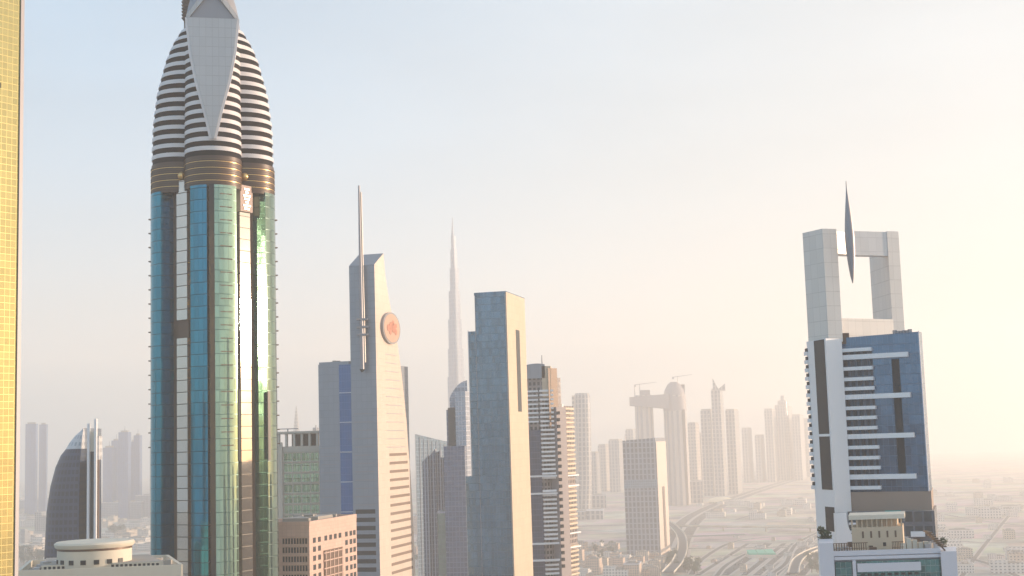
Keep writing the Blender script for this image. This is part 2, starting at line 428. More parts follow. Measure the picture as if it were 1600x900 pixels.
# the wedge plate facing the camera and one on the far side
M['wedge'] = facade('crown_plate', (.38, .37, .37), (.46, .455, .46), 3.4, 2.0, .94, .94, metal=.1, grough=.5, wrough=.6, tilt=0, var=.05)
zW = [Z(335, y, D) for y in (238, 200, 150, 100, 46)]
hw = [0.35, 2.1, 4.8, 6.7, 7.8]
fx, fy = math.cos(PI / 2 - rot), math.sin(PI / 2 - rot)      # outward direction of the camera lobe
tx, ty = -fy, fx
def plate(sign, gro=0, back_=0):
    mb = MB(); f = []; bk = []
    for z, h_ in zip(zW[:5], hw[:5]):
        r_ = wid(z) + .9 - (h_ * .12)
        if z > zW[3]: r_ = wid(zW[3]) + .2 - (z - zW[3]) * .25
        h_ += gro; r_ -= back_
        f.append([(cx + sign * (fx * r_ + tx * s * h_), cyy + sign * (fy * r_ + ty * s * h_), z) for s in (-1, 1)])
        bk.append([(cx + sign * (fx * (r_ - 5) + tx * s * h_), cyy + sign * (fy * (r_ - 5) + ty * s * h_), z) for s in (-1, 1)])
    u = lambda p: ((p[0] - cx) * tx + (p[1] - cyy) * ty, p[2])
    for i in range(4):
        for q in ((f[i][0], f[i][1], f[i + 1][1], f[i + 1][0]), (bk[i][1], bk[i][0], bk[i + 1][0], bk[i + 1][1]),
                  (f[i][1], bk[i][1], bk[i + 1][1], f[i + 1][1]), (bk[i][0], f[i][0], f[i + 1][0], bk[i + 1][0])):
            mb.face(list(q), [u(p) for p in q])
    return mb, f
mb, fr = plate(1); mb.build('wedge_plate', M['wedge'], o)
plate(-1)[0].build('wedge_plate', M['wedge'], o)
plate(1, .75, .35)[0].build('plate_border', M['crownwhite'], o)
# chevron hood above the plate and the pointed petals closing the top
zc0, zc1 = Z(335, 47, D), Z(335, 4, D)
rh = wid(zW[3]) + .2 - (zW[4] - zW[3]) * .25 + 1.2
def P3(s, r_, z): return (cx + fx * r_ + tx * s, cyy + fy * r_ + ty * s, z)
for sgn in (-1, 1):
    mb = MB(); a, b = P3(sgn * 8.2, rh - 1.5, zc0 - 1), P3(0, rh, zc1)
    a2, b2 = P3(sgn * 8.2, rh - 1.5, zc0 + 1.0), P3(0, rh, zc1 + 2.6)
    bk = [tuple(p[i] - (fx, fy, 0)[i] * 4 for i in range(3)) for p in (a, b, b2, a2)]
    q = [a, b, b2, a2]
    if sgn < 0: q = q[::1]
    mb.face(q if sgn < 0 else q[::-1]); mb.face(bk[::-1] if sgn < 0 else bk)
    for i in range(4):
        j = (i + 1) % 4; qq = [q[i], q[j], bk[j], bk[i]]; mb.face(qq[::-1] if sgn < 0 else qq)
    mb.build('chevron_hood', M['wedge'], o)
mb = MB(); mb.face([P3(-7.4, rh - 1.9, zc0 - .2), P3(7.4, rh - 1.9, zc0 - .2), P3(0, rh - 1.9, zc1 + 1)]); mb.build('hood_recess', M['slate'], o)
zP = Z(335, -60, D)
rings = []
for i in range(9):
    t_ = i / 8; z = zTop - 1 + (zP - zTop) * t_; r_ = 9.0 * math.cos(t_ * PI / 2 * .93) ** .8
    rings.append([(cx + r_ * math.cos(j * PI / 12), cyy + r_ * math.sin(j * PI / 12), z) for j in range(24)])
MB().loft(rings).build('spire_cone', M['slate'], o)
# stepped antenna mast on the left shoulder
ax, ay = PX(294, D + 2, 60); mb = MB()
mb.box(ax - 1.1, ay - 1.1, Z(294, 62, D), ax + 1.1, ay + 1.1, Z(294, -20, D))
mm = mb.build('antenna_mast', M['brown'], o)
mb = MB()
for i in range(9):
    z = Z(294, 28 - i * 5, D); mb.box(ax - 1.8, ay - 1.5, z, ax + .6, ay + 1.5, z + .5)
mb.build('mast_rungs', M['brown'], mm)
# lower details: narrow dark recess strips and a cream stair block at the foot
for px_, k in ((353, 0), (412, 1)):
    L = lo[k]; ii = 12 if k == 0 else 4
    MB().slab(L[ii], lerp(L[ii], L[ii + 1], .55), .25, .5, Z(px_, 720, D), Z(px_, 612, D)).build('vent_slot', M['dark'], o)

# ================================================================== cream building with the round drum roof
D = 370.0
pl = [PX(28, D - 8, 880), PX(284, D - 4, 880), PX(262, D + 32, 880), PX(48, D + 28, 880)]
o = thing('drum_roof_building', 'low cream building with a round drum and disc roof, by the teal tower', 'building', pl[0])
z0 = Z(284, 883, D - 4)
MB().prism(pl, 0, z0 - 1.6).build('wall', [M['cream'], M['roof']], o)
for i in range(4): MB().slab(pl[i], pl[(i + 1) % 4], .3, .9, z0 - 3.2, z0 + .15).build('parapet', M['cream'], o)
q = inset(pl, 7)
MB().prism(q, z0 - 1.6, z0 + .9).build('penthouse', [M['cream'], M['roof']], o)
for i in range(26):
    a, b = along(q[0], q[1], .02 + i * .037, .02 + i * .037 + .022)
    MB().slab(a, b, .06, .2, z0 - .9, z0 + .5).build('window', M['dark'], o)
dx_, dy_ = PX(148, D + 6, 860)
def circ(r, z, n=48, a0=0): return [(dx_ + r * math.cos(a0 + 2 * PI * i / n), dy_ + r * math.sin(a0 + 2 * PI * i / n), z) for i in range(n)]
rr = 57 / F * (D + 6)
zd = Z(148, 853, D)
MB().loft([circ(rr * .97, z0 - 1.6), circ(rr * .97, zd)], smooth=True).build('drum_wall', M['cream'], o)
MB().loft([circ(rr * 1.0, zd - .6), circ(rr * 1.03, zd - .3), circ(rr * 1.05, zd + .5), circ(rr * 1.0, zd + 1.0)], smooth=False).build('disc_roof', M['cream'], o)
MB().loft([circ(rr * .975, zd - 1.2), circ(rr * .975, zd - .6)], smooth=True).build('shadow_gap', M['brown'], o)
for i in range(7):
    a0 = R(-150 + i * 20); x, y = dx_ + rr * .975 * math.cos(a0), dy_ + rr * .975 * math.sin(a0)
    tt = (-math.sin(a0) * .7, math.cos(a0) * .7)
    MB().slab((x - tt[0], y - tt[1]), (x + tt[0], y + tt[1]), .12, .5, z0 + .8, z0 + 2.0).build('window', M['dark'], o)
for i in range(22):
    a, b = random.uniform(.05, .95), random.uniform(.1, .9)
    p = lerp(lerp(pl[0], pl[1], a), lerp(pl[3], pl[2], a), b)
    if math.hypot(p[0] - dx_, p[1] - dy_) > rr * 1.15: MB().box(p[0] - .8, p[1] - .8, z0 - 1.6, p[0] + .9, p[1] + .8, z0 + random.uniform(.2, 1.4)).build('roof_unit', M['steel'] if i % 2 else M['roof'], o)

# ================================================================== dark curved tower behind the drum
D = 740.0
M['darkcurve'] = facade('dark_net_glass', (.03, .05, .10), (.010, .018, .045), 3.8, 3.0, .7, .6, metal=.1, grough=.35, wrough=.5, tilt=.02, var=.4)
o = thing('curved_tower', 'dark blue curved tower with white fin slot, left of the teal tower', 'skyscraper', PX(120, D, 800))
def prof_tower(pts, D, depth, name, mat, o, xr):
    """outline of left edge pixels [(px,py)] against a straight right edge at column xr; elliptical front"""
    rings = []
    for (px_, py_) in pts:
        z = Z(px_, py_, D); l = PX(px_, D, py_)[0]; r_ = PX(xr, D, py_)[0]; wdt = r_ - l
        ring_ = []
        for i in range(17):
            a = PI + PI / 2 * i / 16
            ring_.append((r_ + wdt * math.cos(a), D + depth * math.sin(a) * (.35 + .65 * wdt / 35), z))
        ring_ += [(r_, D + 25, z), (l + wdt * .3, D + 25, z)]
        rings.append(ring_)
    return MB().loft(rings).build(name, mat, o)
prof_tower([(68, 960), (71, 860), (74, 800), (80, 760), (88, 730), (96, 712), (104, 702)], D, 18, 'curtain_wall', M['darkcurve'], o, 136)
M['palecurve'] = facade('pale_grille', (.55, .56, .58), (.36, .38, .42), 3.8, 3.0, .5, .5, metal=.3, grough=.4, tilt=0)
prof_tower([(104, 702), (110, 692), (119, 681), (128, 674), (134, 669)], D, 18, 'crown_screen', M['palecurve'], o, 136.5)
fin = lambda a, b, y0, y1, m, nm, off=0, th=2: MB().slab(PX(a, D - 18 - off, 780), PX(b, D - 18 - off, 780), 0, th, Z(a, y0, D), Z(a, y1, D)).build(nm, M[m], o)
fin(135.5, 139, 960, 663, 'white', 'white_fin', 2)
fin(146.5, 150, 960, 656, 'white', 'white_fin', 2)
fin(138.5, 147, 960, 706, 'darkcurve' if False else 'dark', 'slot_glazing', 0)
fin(138.5, 147, 706, 675, 'cream', 'slot_head', 0)
fin(149.5, 153.5, 960, 718, 'brown', 'side_strip', 0)
MB().prism([PX(149, D - 16, 780), PX(156.5, D - 10, 780), PX(157, D + 20, 780), PX(149, D + 24, 780)], 0, Z(152, 718, D)).build('rear_wing', [M['darkcurve'], M['roof']], o)
fin(150, 154, 718, 682, 'palecurve', 'roof_screen', 0, 6)

# ================================================================== beige frame building right of the teal tower
D = 640.0
M['beige'] = solid('beige_concrete', (.62, .55, .46), .8)
M['greenwin'] = facade('green_tint_glass', (.20, .20, .13), (.34, .42, .26), 3.0, 1.3, .9, .9, metal=.8, grough=.14, tilt=.02, var=.4)
pl = [PX(434, D, 720), PX(512, D - 2, 720), PX(520, D + 28, 720), PX(445, D + 30, 720)]
o = thing('frame_building', 'beige concrete frame building with green windows, right of the teal tower', 'building', pl[0])
zt, zr = Z(470, 697, D), Z(470, 677, D)
MB().prism(pl, 0, zt).build('wall', [M['beige'], M['roof']], o)
A, B = pl[0], pl[1]
for r_ in range(7):
    for c_ in range(5):
        a, b = along(A, B, .13 + c_ * .178, .13 + c_ * .178 + .15)
        zz = Z(470, 721 + r_ * 16.3, D); MB().slab(a, b, .08, .4, zz, zz + 3.9).build('window', M['greenwin'], o)
        MB().slab(lerp(a, b, .47), lerp(a, b, .53), .2, .15, zz, zz + 3.9).build('mullion', M['beige'], o)
for r_ in range(8): MB().slab(lerp(A, B, .1), B, .45, .5, Z(470, 705.5 + r_ * 16.3, D), Z(470, 704 + r_ * 16.3, D)).build('ledge', M['beige'], o)
for c_ in range(7): MB().slab(*along(A, B, c_ * .155, c_ * .155 + .045), .3, 1.5, zt, zr).build('roof_column', M['beige'], o)
MB().prism(inset(pl, -1), zr, zr + 1).build('roof_slab', [M['beige'], M['roof']], o)
MB().prism(inset(pl, 9), zt, zr - .3).build('plant_room', [M['brown'], M['roof']], o)
MB().slab(*along(A, B, .06, .1), .9, 1, 0, zt + 2).build('corner_column', M['beige'], o)
bx = PX(450, D + 3, 700); mb = MB(); mb.box(bx[0] - .25, bx[1] - .2, zr + .9, bx[0] + .25, bx[1] + .2, zr + 2.2); mb.box(bx[0] - 5, bx[1] - .2, zr + 2.1, bx[0] + 5, bx[1] + .2, zr + 2.5); mb.build('roof_gantry', M['slate'], o)

# ================================================================== pink granite building
D = 450.0
M['pink'] = facade('pink_granite', (.40, .27, .22), (.58, .40, .33), 1.2, 1.6, .97, .96, metal=0, grough=.5, wrough=.6, tilt=0, var=.10)
M['pinkdark'] = solid('brown_granite', (.24, .17, .15), .6)
pl = corner(400, 483, 557, 820, D)
o = thing('granite_building', 'pink granite office block with square windows, in front of the silver tower', 'building', pl[1])
zt = Z(483, 820, D)
MB().prism(pl, 0, zt).build('wall', [M['pink'], M['roof']], o)
L_, M_, R_, B_ = pl
for r_ in range(8):
    z0 = zt - 6.2 - r_ * 2.95
    for i, f in enumerate((.07, .17, .30, .40, .50, .60, .74, .84, .92)):
        if 2 <= i <= 5 and r_ >= 1: continue
        a, b = along(M_, R_, f, f + .055); MB().slab(a, b, .05, .5, z0, z0 + 1.7).build('window', M['dark'], o)
    for i in range(9):
        f = .50 + i * .053; a, b = along(L_, M_, f, f + .034); MB().slab(a, b, .05, .5, z0, z0 + 1.8).build('window', M['dark'], o)
    MB().slab(lerp(L_, M_, .5), lerp(L_, M_, .97), .25, .4, z0 + 2.1, z0 + 2.45).build('string_course', M['pink'], o)
MB().slab(*along(M_, R_, .28, .67), .3, .6, 60, zt - 9.4).build('bronze_bay', M['brown'], o)
for i in range(6):
    z0 = zt - 10.4 - i * 2.6; MB().slab(*along(M_, R_, .27, .68), .5, .3, z0, z0 + .35).build('bay_ledge', M['pink'], o)
for i in range(5): MB().slab(*along(M_, R_, .30 + i * .085, .31 + i * .085), .5, .3, 60, zt - 9.6).build('bay_mullion', M['pink'], o)
roofgear(o, pl, zt, h=1.6, mat=M['pink'])

# ================================================================== silver tower with leaning top, spire and round emblem
D = 600.0
pl = corner(499, 588, 640, 700, D)
o = thing('silver_tower', 'silver and sunlit tower with slanted top, tall spire and round emblem', 'skyscraper', pl[1])
L_, M_, R_, B_ = pl
zb = Z(588, 566, D)
MB().prism([L_, M_, R_, B_], 0, zb).build('wall', [M['silver'], M['roof']], o)
d1, d2 = lerp(L_, M_, .37), lerp(L_, M_, .60)
M['bluestrip'] = facade('blue_strip_glass', (.04, .09, .20), (.05, .13, .30), 3.2, 1.2, .93, .94, metal=.6, grough=.12, tilt=.006, var=.12)
MB().slab(d1, d2, .15, .5, 0, zb - .4).build('blue_glass_strip', M['bluestrip'], o)
for i in range(8):
    z0 = zb - 13.2 - i * 13.2; MB().slab(d1, d2, .3, .2, z0, z0 + .35).build('strip_joint', M['steel'], o)
# curved core slab
eR, eL = az(15), az(-75)
def off(p, a, b): return (p[0] + eR[0] * a + eL[0] * b, p[1] + eR[1] * a + eL[1] * b)
w0 = math.hypot(M_[0] - d2[0], M_[1] - d2[1])
M0 = off(M_, -1.6, -1.3); w0 += 1.3
def back(py, pxr):
    q = hit(pxr, py, M0, eR); return math.hypot(q[0] - M0[0], q[1] - M0[1])
rows = [(960, 650), (900, 649), (860, 647.5), (800, 645), (740, 641.5), (700, 638), (660, 635.5), (620, 631.5), (580, 627), (540, 621.5), (500, 614), (460, 606.5), (430, 602), (414, 600)]
rings = []
for py_, pxr in rows:
    dd = back(py_, pxr); q = off(M0, dd, 0); z = Z(587 - 0, py_, D) if py_ > 414 else 0
    zq = H + ray(pxr, py_).z * q[1]
    rings.append((dd, zq))
zf = H + ray(583, 413).z * M0[1]
qa = off(M0, rings[-1][0], 0); zap = H + ray(597.5, 396).z * qa[1]
rings[-1] = (rings[-1][0] - .4, zap)
mb = MB(); mb2 = MB()
poly = [(0.0, 0.0)] + [(d, z) for d, z in rings] + [(0.0, zf)]
poly[1] = (poly[1][0], 0.0)
P = [(*off(M0, d, 0), z) for d, z in poly]; Q = [(*off(M0, d, w0), z) for d, z in poly]
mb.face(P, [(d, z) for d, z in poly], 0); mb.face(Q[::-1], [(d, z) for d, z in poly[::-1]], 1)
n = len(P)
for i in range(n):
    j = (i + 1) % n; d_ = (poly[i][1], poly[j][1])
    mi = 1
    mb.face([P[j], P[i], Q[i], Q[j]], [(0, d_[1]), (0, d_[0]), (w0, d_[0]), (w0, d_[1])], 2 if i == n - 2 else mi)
mb.build('curved_slab', [M['sunlitpanel'], M['silver'], M['slate']], o)  # sunward side takes the sunlit panel copy, the front stays silver
SLOT = solid('slot_brown_metal', (.20, .145, .115), .6)  # even brown of the slot windows
# slot windows on the sunlit face: wide low down, hairline above
for i in range(27):
    z0 = H + ray(610, 896 - i * 13.1).z * (D + 18)
    for j in range(len(rings) - 1):
        if rings[j][1] <= z0 <= rings[j + 1][1] or j == 0 and z0 < rings[0][1]:
            t_ = (z0 - rings[j][1]) / (rings[j + 1][1] - rings[j][1]); dm = rings[j][0] + (rings[j + 1][0] - rings[j][0]) * t_; break
    low = i < 15
    a, b = off(M0, 14.5 if low else 12, 0), off(M0, dm - (3.0 if low else 4), 0)
    MB().slab(a, b, .06, .4, z0, z0 + (1.25 if low else .4)).build('slot_window', SLOT if low else M['steel'], o)
FL = off(M0, 0, w0); 
for i in range(20):
    py_ = 894 - i * 13; z0 = H + ray(572, py_).z * M0[1]; low = i < 8
    MB().slab(*along(FL, M0, .1, .86), .06, .4, z0, z0 + (1.9 if low else .5)).build('slot_window', M['dark'] if low else M['slate'], o)
    if i < 16:
        MB().slab(*along(L_, M_, .03, .30), .06, .4, z0, z0 + (1.0 if low else .35)).build('slot_window', M['slate'], o)
# emblem
ec = hit(609, 513, off(M0, 0, -.2), eR); ez = H + ray(609, 513).z * ec[1]
def disc(r, o0, o1, nm, mat, par, arc=None, dz=0, da=0):
    n = 40; rg = []
    for s_ in (o0, o1):
        rg.append([(ec[0] - eL[0] * s_ + eR[0] * (da + r * math.cos(2 * PI * i / n)), ec[1] - eL[1] * s_ + eR[1] * (da + r * math.cos(2 * PI * i / n)), ez + dz + r * math.sin(2 * PI * i / n)) for i in range(n)])
    return MB().loft(rg, smooth=False).build(nm, mat, par)
re = 25.5 / F * D
M['red'] = solid('emblem_red', (.50, .20, .13), .5)
M['blush'] = solid('emblem_blush', (.52, .34, .25), .5)
def scale_disc(): pass
ew = re * 1.0
# the face recedes steeply, so a round sign appears as an upright oval
wl = math.hypot(*[hit(623, 513, M0, eR)[i] - hit(596, 513, M0, eR)[i] for i in (0, 1)]) / 2
def oval(r, o0, o1, nm, mat, par=None, da=0, dz=0, asp=1.0):
    n = 40; rg = []
    for s_ in (o0, o1):
        rg.append([(ec[0] - eL[0] * s_ + eR[0] * (da + r * asp * math.cos(2 * PI * i / n)), ec[1] - eL[1] * s_ + eR[1] * (da + r * asp * math.cos(2 * PI * i / n)), ez + dz + r * math.sin(2 * PI * i / n)) for i in range(n)])
    return MB().loft(rg, smooth=False).build(nm, mat, par or o)
asp = wl / re
em = oval(re, -.3, 1.0, 'emblem', M['slate'], asp=asp); oval(re * .9, .9, 1.12, 'emblem_face', M['blush'], em, asp=asp)
for (da, dz, r_) in ((-.42, -.02, .22), (-.12, .12, .26), (.18, .02, .30), (.12, .34, .16), (.42, -.2, .2), (-.2, -.25, .18), (.45, .2, .14)):
    oval(re * r_, 1.1, 1.25, 'emblem_leaf', M['red'], em, da=da * re * asp, dz=dz * re, asp=asp * .7)
# spire mounted on the front of the slab
sx = PX(566, M0[1] - 1.2, 577)
z_a, z_b, z_c = Z(566, 577, sx[1]), Z(561, 410, sx[1]), Z(561, 290, sx[1])
mb = MB().tube((sx[0], sx[1], z_a), (sx[0], sx[1], z_c), .95, .45, 12); sp_ = mb.build('spire', M['slate'], o)
MB().tube((sx[0] + 1.2, sx[1] + .3, z_a + 3), (sx[0] + .8, sx[1] + .3, z_c - 3), .55, .35, 10).build('spire_blade', M['sunlitpanel'], o)
MB().tube((sx[0], sx[1], z_a - 1.3), (sx[0], sx[1], z_a), .4, 1.3, 12).build('spire_foot', M['dark'], o)
for py_ in (499, 511, 523):
    z0 = Z(566, py_, sx[1]); mb = MB(); mb.box(sx[0] - 2.2, sx[1] - .9, z0 - .45, sx[0] + 2.9, sx[1] + 1.8, z0 + .45); mb.build('spire_clamp', M['slate'], o)
roofgear(o, [lerp(L_, M_, .02), lerp(L_, M_, .55), lerp(B_, R_, .55), lerp(B_, R_, .02)], zb, h=1.0, mat=M['silver'])

# ================================================================== needle supertall far behind
D = 3735.0
M['needle'] = facade('needle_cladding', (.30, .34, .42), (.20, .25, .34), 12, 7, .55, .7, metal=.2, grough=.5, tilt=.01, var=.15)
bx, by = PX(713, D, 780)
o = thing('needle_tower', 'hazy stepped needle tower, tallest and farthest, behind the grey blue slab', 'skyscraper', (bx, by))
steps = [(800, 690, 738), (740, 692, 735), (690, 697, 733), (640, 699, 729), (590, 699.5, 726), (545, 700, 723), (500, 701, 720.5), (455, 702.5, 718), (420, 703.5, 715), (390, 704.5, 712.5), (370, 705.5, 711)]
zprev = 0
tiers = []
for k, (py_, a, b) in enumerate(steps[:-1]):
    r_ = (b - a) / 2 / F * D; off_ = ((a + b) / 2 - 0)
    xc = PX((a + b) / 2, D, py_)[0]
    z1 = Z(707, steps[k + 1][0], D)
    z0 = 0 if k == 0 else Z(707, py_, D)
    pts = []
    for w3 in range(3):
        base = w3 * 2 * PI / 3 + .5
        for i in range(9):
            a_ = base - .75 + 1.5 * i / 8; rad = r_ * (.58 + .42 * math.cos((a_ - base) * 1.9))
            pts.append((xc + rad * math.cos(a_), D + rad * math.sin(a_)))
    MB().prism(pts, z0, z1 + 2 * (k % 2)).build('tier', [M['needle'], M['roof']], o)
MB().tube((PX(707.5, D, 390)[0], D, Z(707, 375, D)), (PX(707, D, 345)[0], D, Z(707, 340, D)), 4.5, .8, 8).build('spire', M['needle'], o)

# ================================================================== grey blue slab tower with stepped top
D = 650.0
M['greyblue'] = facade('grey_blue_glass', (.08, .15, .20), (.11, .20, .28), 3.6, 1.6, .95, .94, metal=.75, grough=.16, wrough=.4, tilt=.016, var=.4)
M['peach'] = facade('peach_stone', (.50, .39, .28), (.56, .45, .33), 3.6, 3.0, .97, .97, metal=.0, grough=.5, tilt=0, var=.08)
pl = corner(748, 797, 826, 700, D)
L_, M_, R_, B_ = pl
o = thing('slab_tower', 'tall grey blue glass slab with a stepped top and slotted peach side', 'skyscraper', M_)
zt = Z(788, 458, D)
MB().prism(pl, 0, zt, top_mi=2).build('curtain_wall', [M['greyblue'], M['greyblue'], M['roof']], o)
MB().slab(off(M_, -.2, 0), R_, .35, .6, 0, zt + .6).build('stone_side', M['peach'], o)
ls = PX(733.5, D, 700); ls = hit(734, 700, M_, eL)
q = [off(ls, 2, 0), off(L_, 2, 0), off(L_, 30, 0), off(ls, 30, 0)]
z2 = Z(740, 516, D)
MB().prism(q, 0, z2).build('side_wing', [M['greyblue'], M['roof']], o)
l3 = hit(728, 800, M_, eL); q = [off(l3, 1, 0), off(L_, 1, 0), off(L_, 32, 0), off(l3, 32, 0)]
MB().prism(q, 0, Z(733, 745, D)).build('lower_wing', [M['greyblue'], M['roof']], o)
a, b = along(M_, R_, .45, .64)
MB().slab(a, b, .5, .5, H + ray(810, 643).z * a[1], H + ray(806, 515).z * a[1]).build('slot', M['dark'], o)
for i, fr in enumerate((0, .995)): MB().slab(lerp(L_, M_, fr - .0), lerp(L_, M_, fr + .012), .25, .4, 0, zt + .6).build('edge_trim', M['slate'], o)
MB().slab(ls, lerp(ls, L_, .08), -1.6, .4, 0, z2 + .4).build('edge_trim', M['white'], o)
mb = MB()
for i in range(4): mb.slab(pl[i], pl[(i + 1) % 4], .3, .5, zt - .3, zt + 1.0)
mb.build('parapet', M['greyblue'], o)

# ================================================================== balcony tower behind the slab
D = 800.0
M['balcwall'] = facade('balcony_tower_wall', (.30, .25, .24), (.05, .05, .06), 3.3, 2.6, .6, .6, metal=.4, grough=.2, tilt=.01, var=.4)
M['dkblue'] = facade('dark_blue_glass', (.05, .06, .09), (.05, .07, .12), 3.3, 1.6, .92, .9, metal=.6, grough=.15, tilt=.015, var=.35)
M['greycol'] = solid('grey_column', (.30, .26, .27), .6)
o = thing('balcony_tower', 'tower of stacked white balconies with brown penthouse and thin mast, beside the grey blue slab', 'skyscraper', PX(850, D, 750))
def pc(px_, d, row=750): return PX(px_, D + d, row)
pl = [pc(818, 4), pc(852, 0), pc(881, 12), pc(870, 40), pc(822, 40)]
zt = Z(840, 590, D)
MB().prism(pl, 0, zt).build('wall', [M['balcwall'], M['roof']], o)
MB().slab(pc(824, 0), pc(847, 0), 1.0, 2, 0, Z(835, 672, D)).build('glass_bay', M['dkblue'], o)
zz0 = Z(855, 572, D)
MB().prism([pc(852, -1), pc(866, -1), pc(868, 20), pc(852, 20)], zt - 12, zz0).build('penthouse', [M['peach'], M['roof']], o)
MB().prism([pc(862, -2.2), pc(876, 3), pc(876, 24), pc(862, 24)], zt - 30, Z(868, 575, D)).build('penthouse', [M['brown'], M['roof']], o)
# curved grey roof shell
mb = MB(); rows_ = []
for i in range(9):
    t_ = i / 8; px_ = 821 + 31 * t_; yy = 573 - 5 * math.sin(t_ * PI * .6 + .4)
    x_, y_ = pc(px_, -1, 600); z_ = Z(px_, yy, D); rows_.append((x_, y_, z_))
for i in range(8):
    a, b = rows_[i], rows_[i + 1]
    mb.face([(a[0], a[1], zt - .5), (b[0], b[1], zt - .5), b, a]); mb.face([a, b, (b[0], b[1] + 24, b[2]), (a[0], a[1] + 24, a[2])])
    mb.face([(b[0], b[1] + 24, zt - .5), (a[0], a[1] + 24, zt - .5), (a[0], a[1] + 24, a[2]), (b[0], b[1] + 24, b[2])])
mb.build('curved_roof', M['silver'], o)
mx = pc(848, 6, 600); MB().tube((*mx, zt - 2), (*mx, Z(848, 554, D)), .5, .25, 8).build('mast', M['slate'], o)
for i in range(44):
    yy = 612 + i * 6.8; zz = Z(855, yy, D)
    if 748 < yy < 768 or 848 < yy < 872: continue
    a, b = pc(847, -.5), pc(868, 1)
    MB().slab(a, b, 2.0, 2.4, zz, zz + 1.15).build('balcony', M['white'], o)
    if i < 8: MB().slab(pc(825, 1), pc(845, 0), 1.2, 1.4, zz, zz + 1.0).build('balcony', M['white'], o)
for yy in (745, 772, 850, 876): MB().slab(pc(824, -2), pc(870, -1), 3.2, 4.0, Z(850, yy, D), Z(850, yy - 2.5, D)).build('sky_lobby_slab', M['white'], o)
MB().slab(pc(866, 2), pc(881, 8), 3.6, 6, 0, Z(870, 636, D)).build('grey_pier', M['greycol'], o)
for i in range(24):
    zz = Z(868, 648 + i * 10.4, D); MB().slab(pc(869, 2.4), pc(873, 3.2), 4.2, 1, zz, zz + 1.9).build('pier_window', M['dark'], o)

D = 830.0
o = thing('narrow_balcony_tower', 'narrow sunlit tower of peach balconies, half hidden by the taller balcony tower', 'skyscraper', PX(885, D, 750))
pl = [pc(872, 0), pc(880, -4), pc(899, 14), pc(890, 34)]
MB().prism(pl, 0, Z(885, 634, D)).build('wall', [M['balcwall'], M['roof']], o)
for i in range(38):
    yy = 640 + i * 7.2
    if 742 < yy < 760 or 832 < yy < 856: continue
    zz = Z(888, yy, D); MB().slab(pc(881, -4), pc(897, 9), 1.6, 2.4, zz, zz + 1.2).build('balcony', M['peach'], o)
MB().slab(pc(879, -6), pc(881.5, -5), 1.5, 3, 0, Z(880, 632, D)).build('corner_pier', M['white'], o)
for yy in (744, 760, 834, 856): MB().slab(pc(879, -5), pc(899, 10), 2.6, 3, Z(890, yy, D), Z(890, yy - 2, D)).build('sky_lobby_slab', M['white'], o)

# ================================================================== cluster between the silver tower and the slab
D = 1350.0
M['bluegrey'] = facade('blue_grey_glass', (.20, .26, .32), (.16, .25, .34), 3.8, 3.5, .85, .8, metal=.6, grough=.2, tilt=.02, var=.35)
o = thing('slant_roof_tower', 'pale blue glass tower with a roof sloping right, behind the ribbed dark tower', 'skyscraper', PX(670, D, 750))
pl = [PX(650, D, 750), PX(708, D + 30, 750), PX(708, D + 70, 750), PX(652, D + 50, 750)]
za, zb_ = Z(650, 678, D), Z(708, 692, D)
MB().prism(pl, 0, [za, zb_, zb_, za]).build('curtain_wall', [M['bluegrey'], M['roof']], o)
for i in range(9): MB().slab(*along(pl[0], pl[1], i / 9, i / 9 + .012), .5, .6, 0, za + (zb_ - za) * i / 9 - 3).build('mullion_rib', M['silver'], o)
D = 1100.0
M['ribbed'] = facade('ribbed_dark_glass', (.30, .32, .38), (.05, .07, .12), 3.6, 2.6, .62, .94, metal=.4, grough=.25, tilt=.02, var=.3)
o = thing('ribbed_tower', 'dark ribbed glass tower with a sawtooth stepped roofline', 'skyscraper', PX(680, D, 780))
xs = [(661, 670, 722, 712), (669.5, 682, 716, 701), (681, 690, 708, 704), (689, 703, 716, 713)]
for i, (a, b, ya, yb_) in enumerate(xs):
    d0 = i * 3; q = [PX(a, D + d0, 780), PX(b, D + d0 - 2, 780), PX(b + 2, D + 34, 780), PX(a + 2, D + 36, 780)]
    za, zb_ = Z(a, ya, D), Z(b, yb_, D)
    MB().prism(q, 0, [za, zb_, zb_, za]).build('roof_step_wall', [M['ribbed'], M['roof']], o)
D = 1000.0
o = thing('crooked_crown_tower', 'slim violet grey tower with dark corner band and curved crown, left of the slab', 'skyscraper', PX(715, D, 780))
M['violet'] = facade('violet_glass', (.16, .18, .25), (.13, .16, .25), 3.6, 2.6, .85, .8, metal=.6, grough=.2, tilt=.02, var=.3)
M['pviolet'] = facade('pale_violet_glass', (.42, .44, .50), (.34, .38, .46), 3.6, 2.6, .85, .8, metal=.6, grough=.2, tilt=.02, var=.25)
q = [PX(700, D, 750), PX(726, D - 6, 750), PX(738, D + 30, 750), PX(704, D + 34, 750)]
MB().prism(q, 0, Z(715, 640, D)).build('wall', [M['violet'], M['roof']], o)
MB().slab(PX(703, D - 1, 750), PX(716, D - 4, 750), .6, 2, 0, Z(709, 637, D)).build('dark_corner', M['dark'], o)
MB().slab(PX(715, D - 5, 750), PX(731, D - 8, 750), .8, 9, Z(722, 745, D), Z(722, 612, D)).build('pale_bay', M['pviolet'], o)
mb = MB(); top = [(703, 622), (706, 615), (711, 608), (716, 602), (722, 597), (731, 594)]
for i in range(5):
    (a, ya), (b, yb_) = top[i], top[i + 1]
    q = [PX(a, D, 640), PX(b, D, 640), PX(b, D + 14, 640), PX(a, D + 14, 640)]
    mb.prism(q, Z(a, 644 - i * 4, D), [Z(a, ya, D), Z(b, yb_, D), Z(b, yb_, D), Z(a, ya, D)], bottom=True, top_mi=0)
mb.build('crown', M['pviolet'], o)
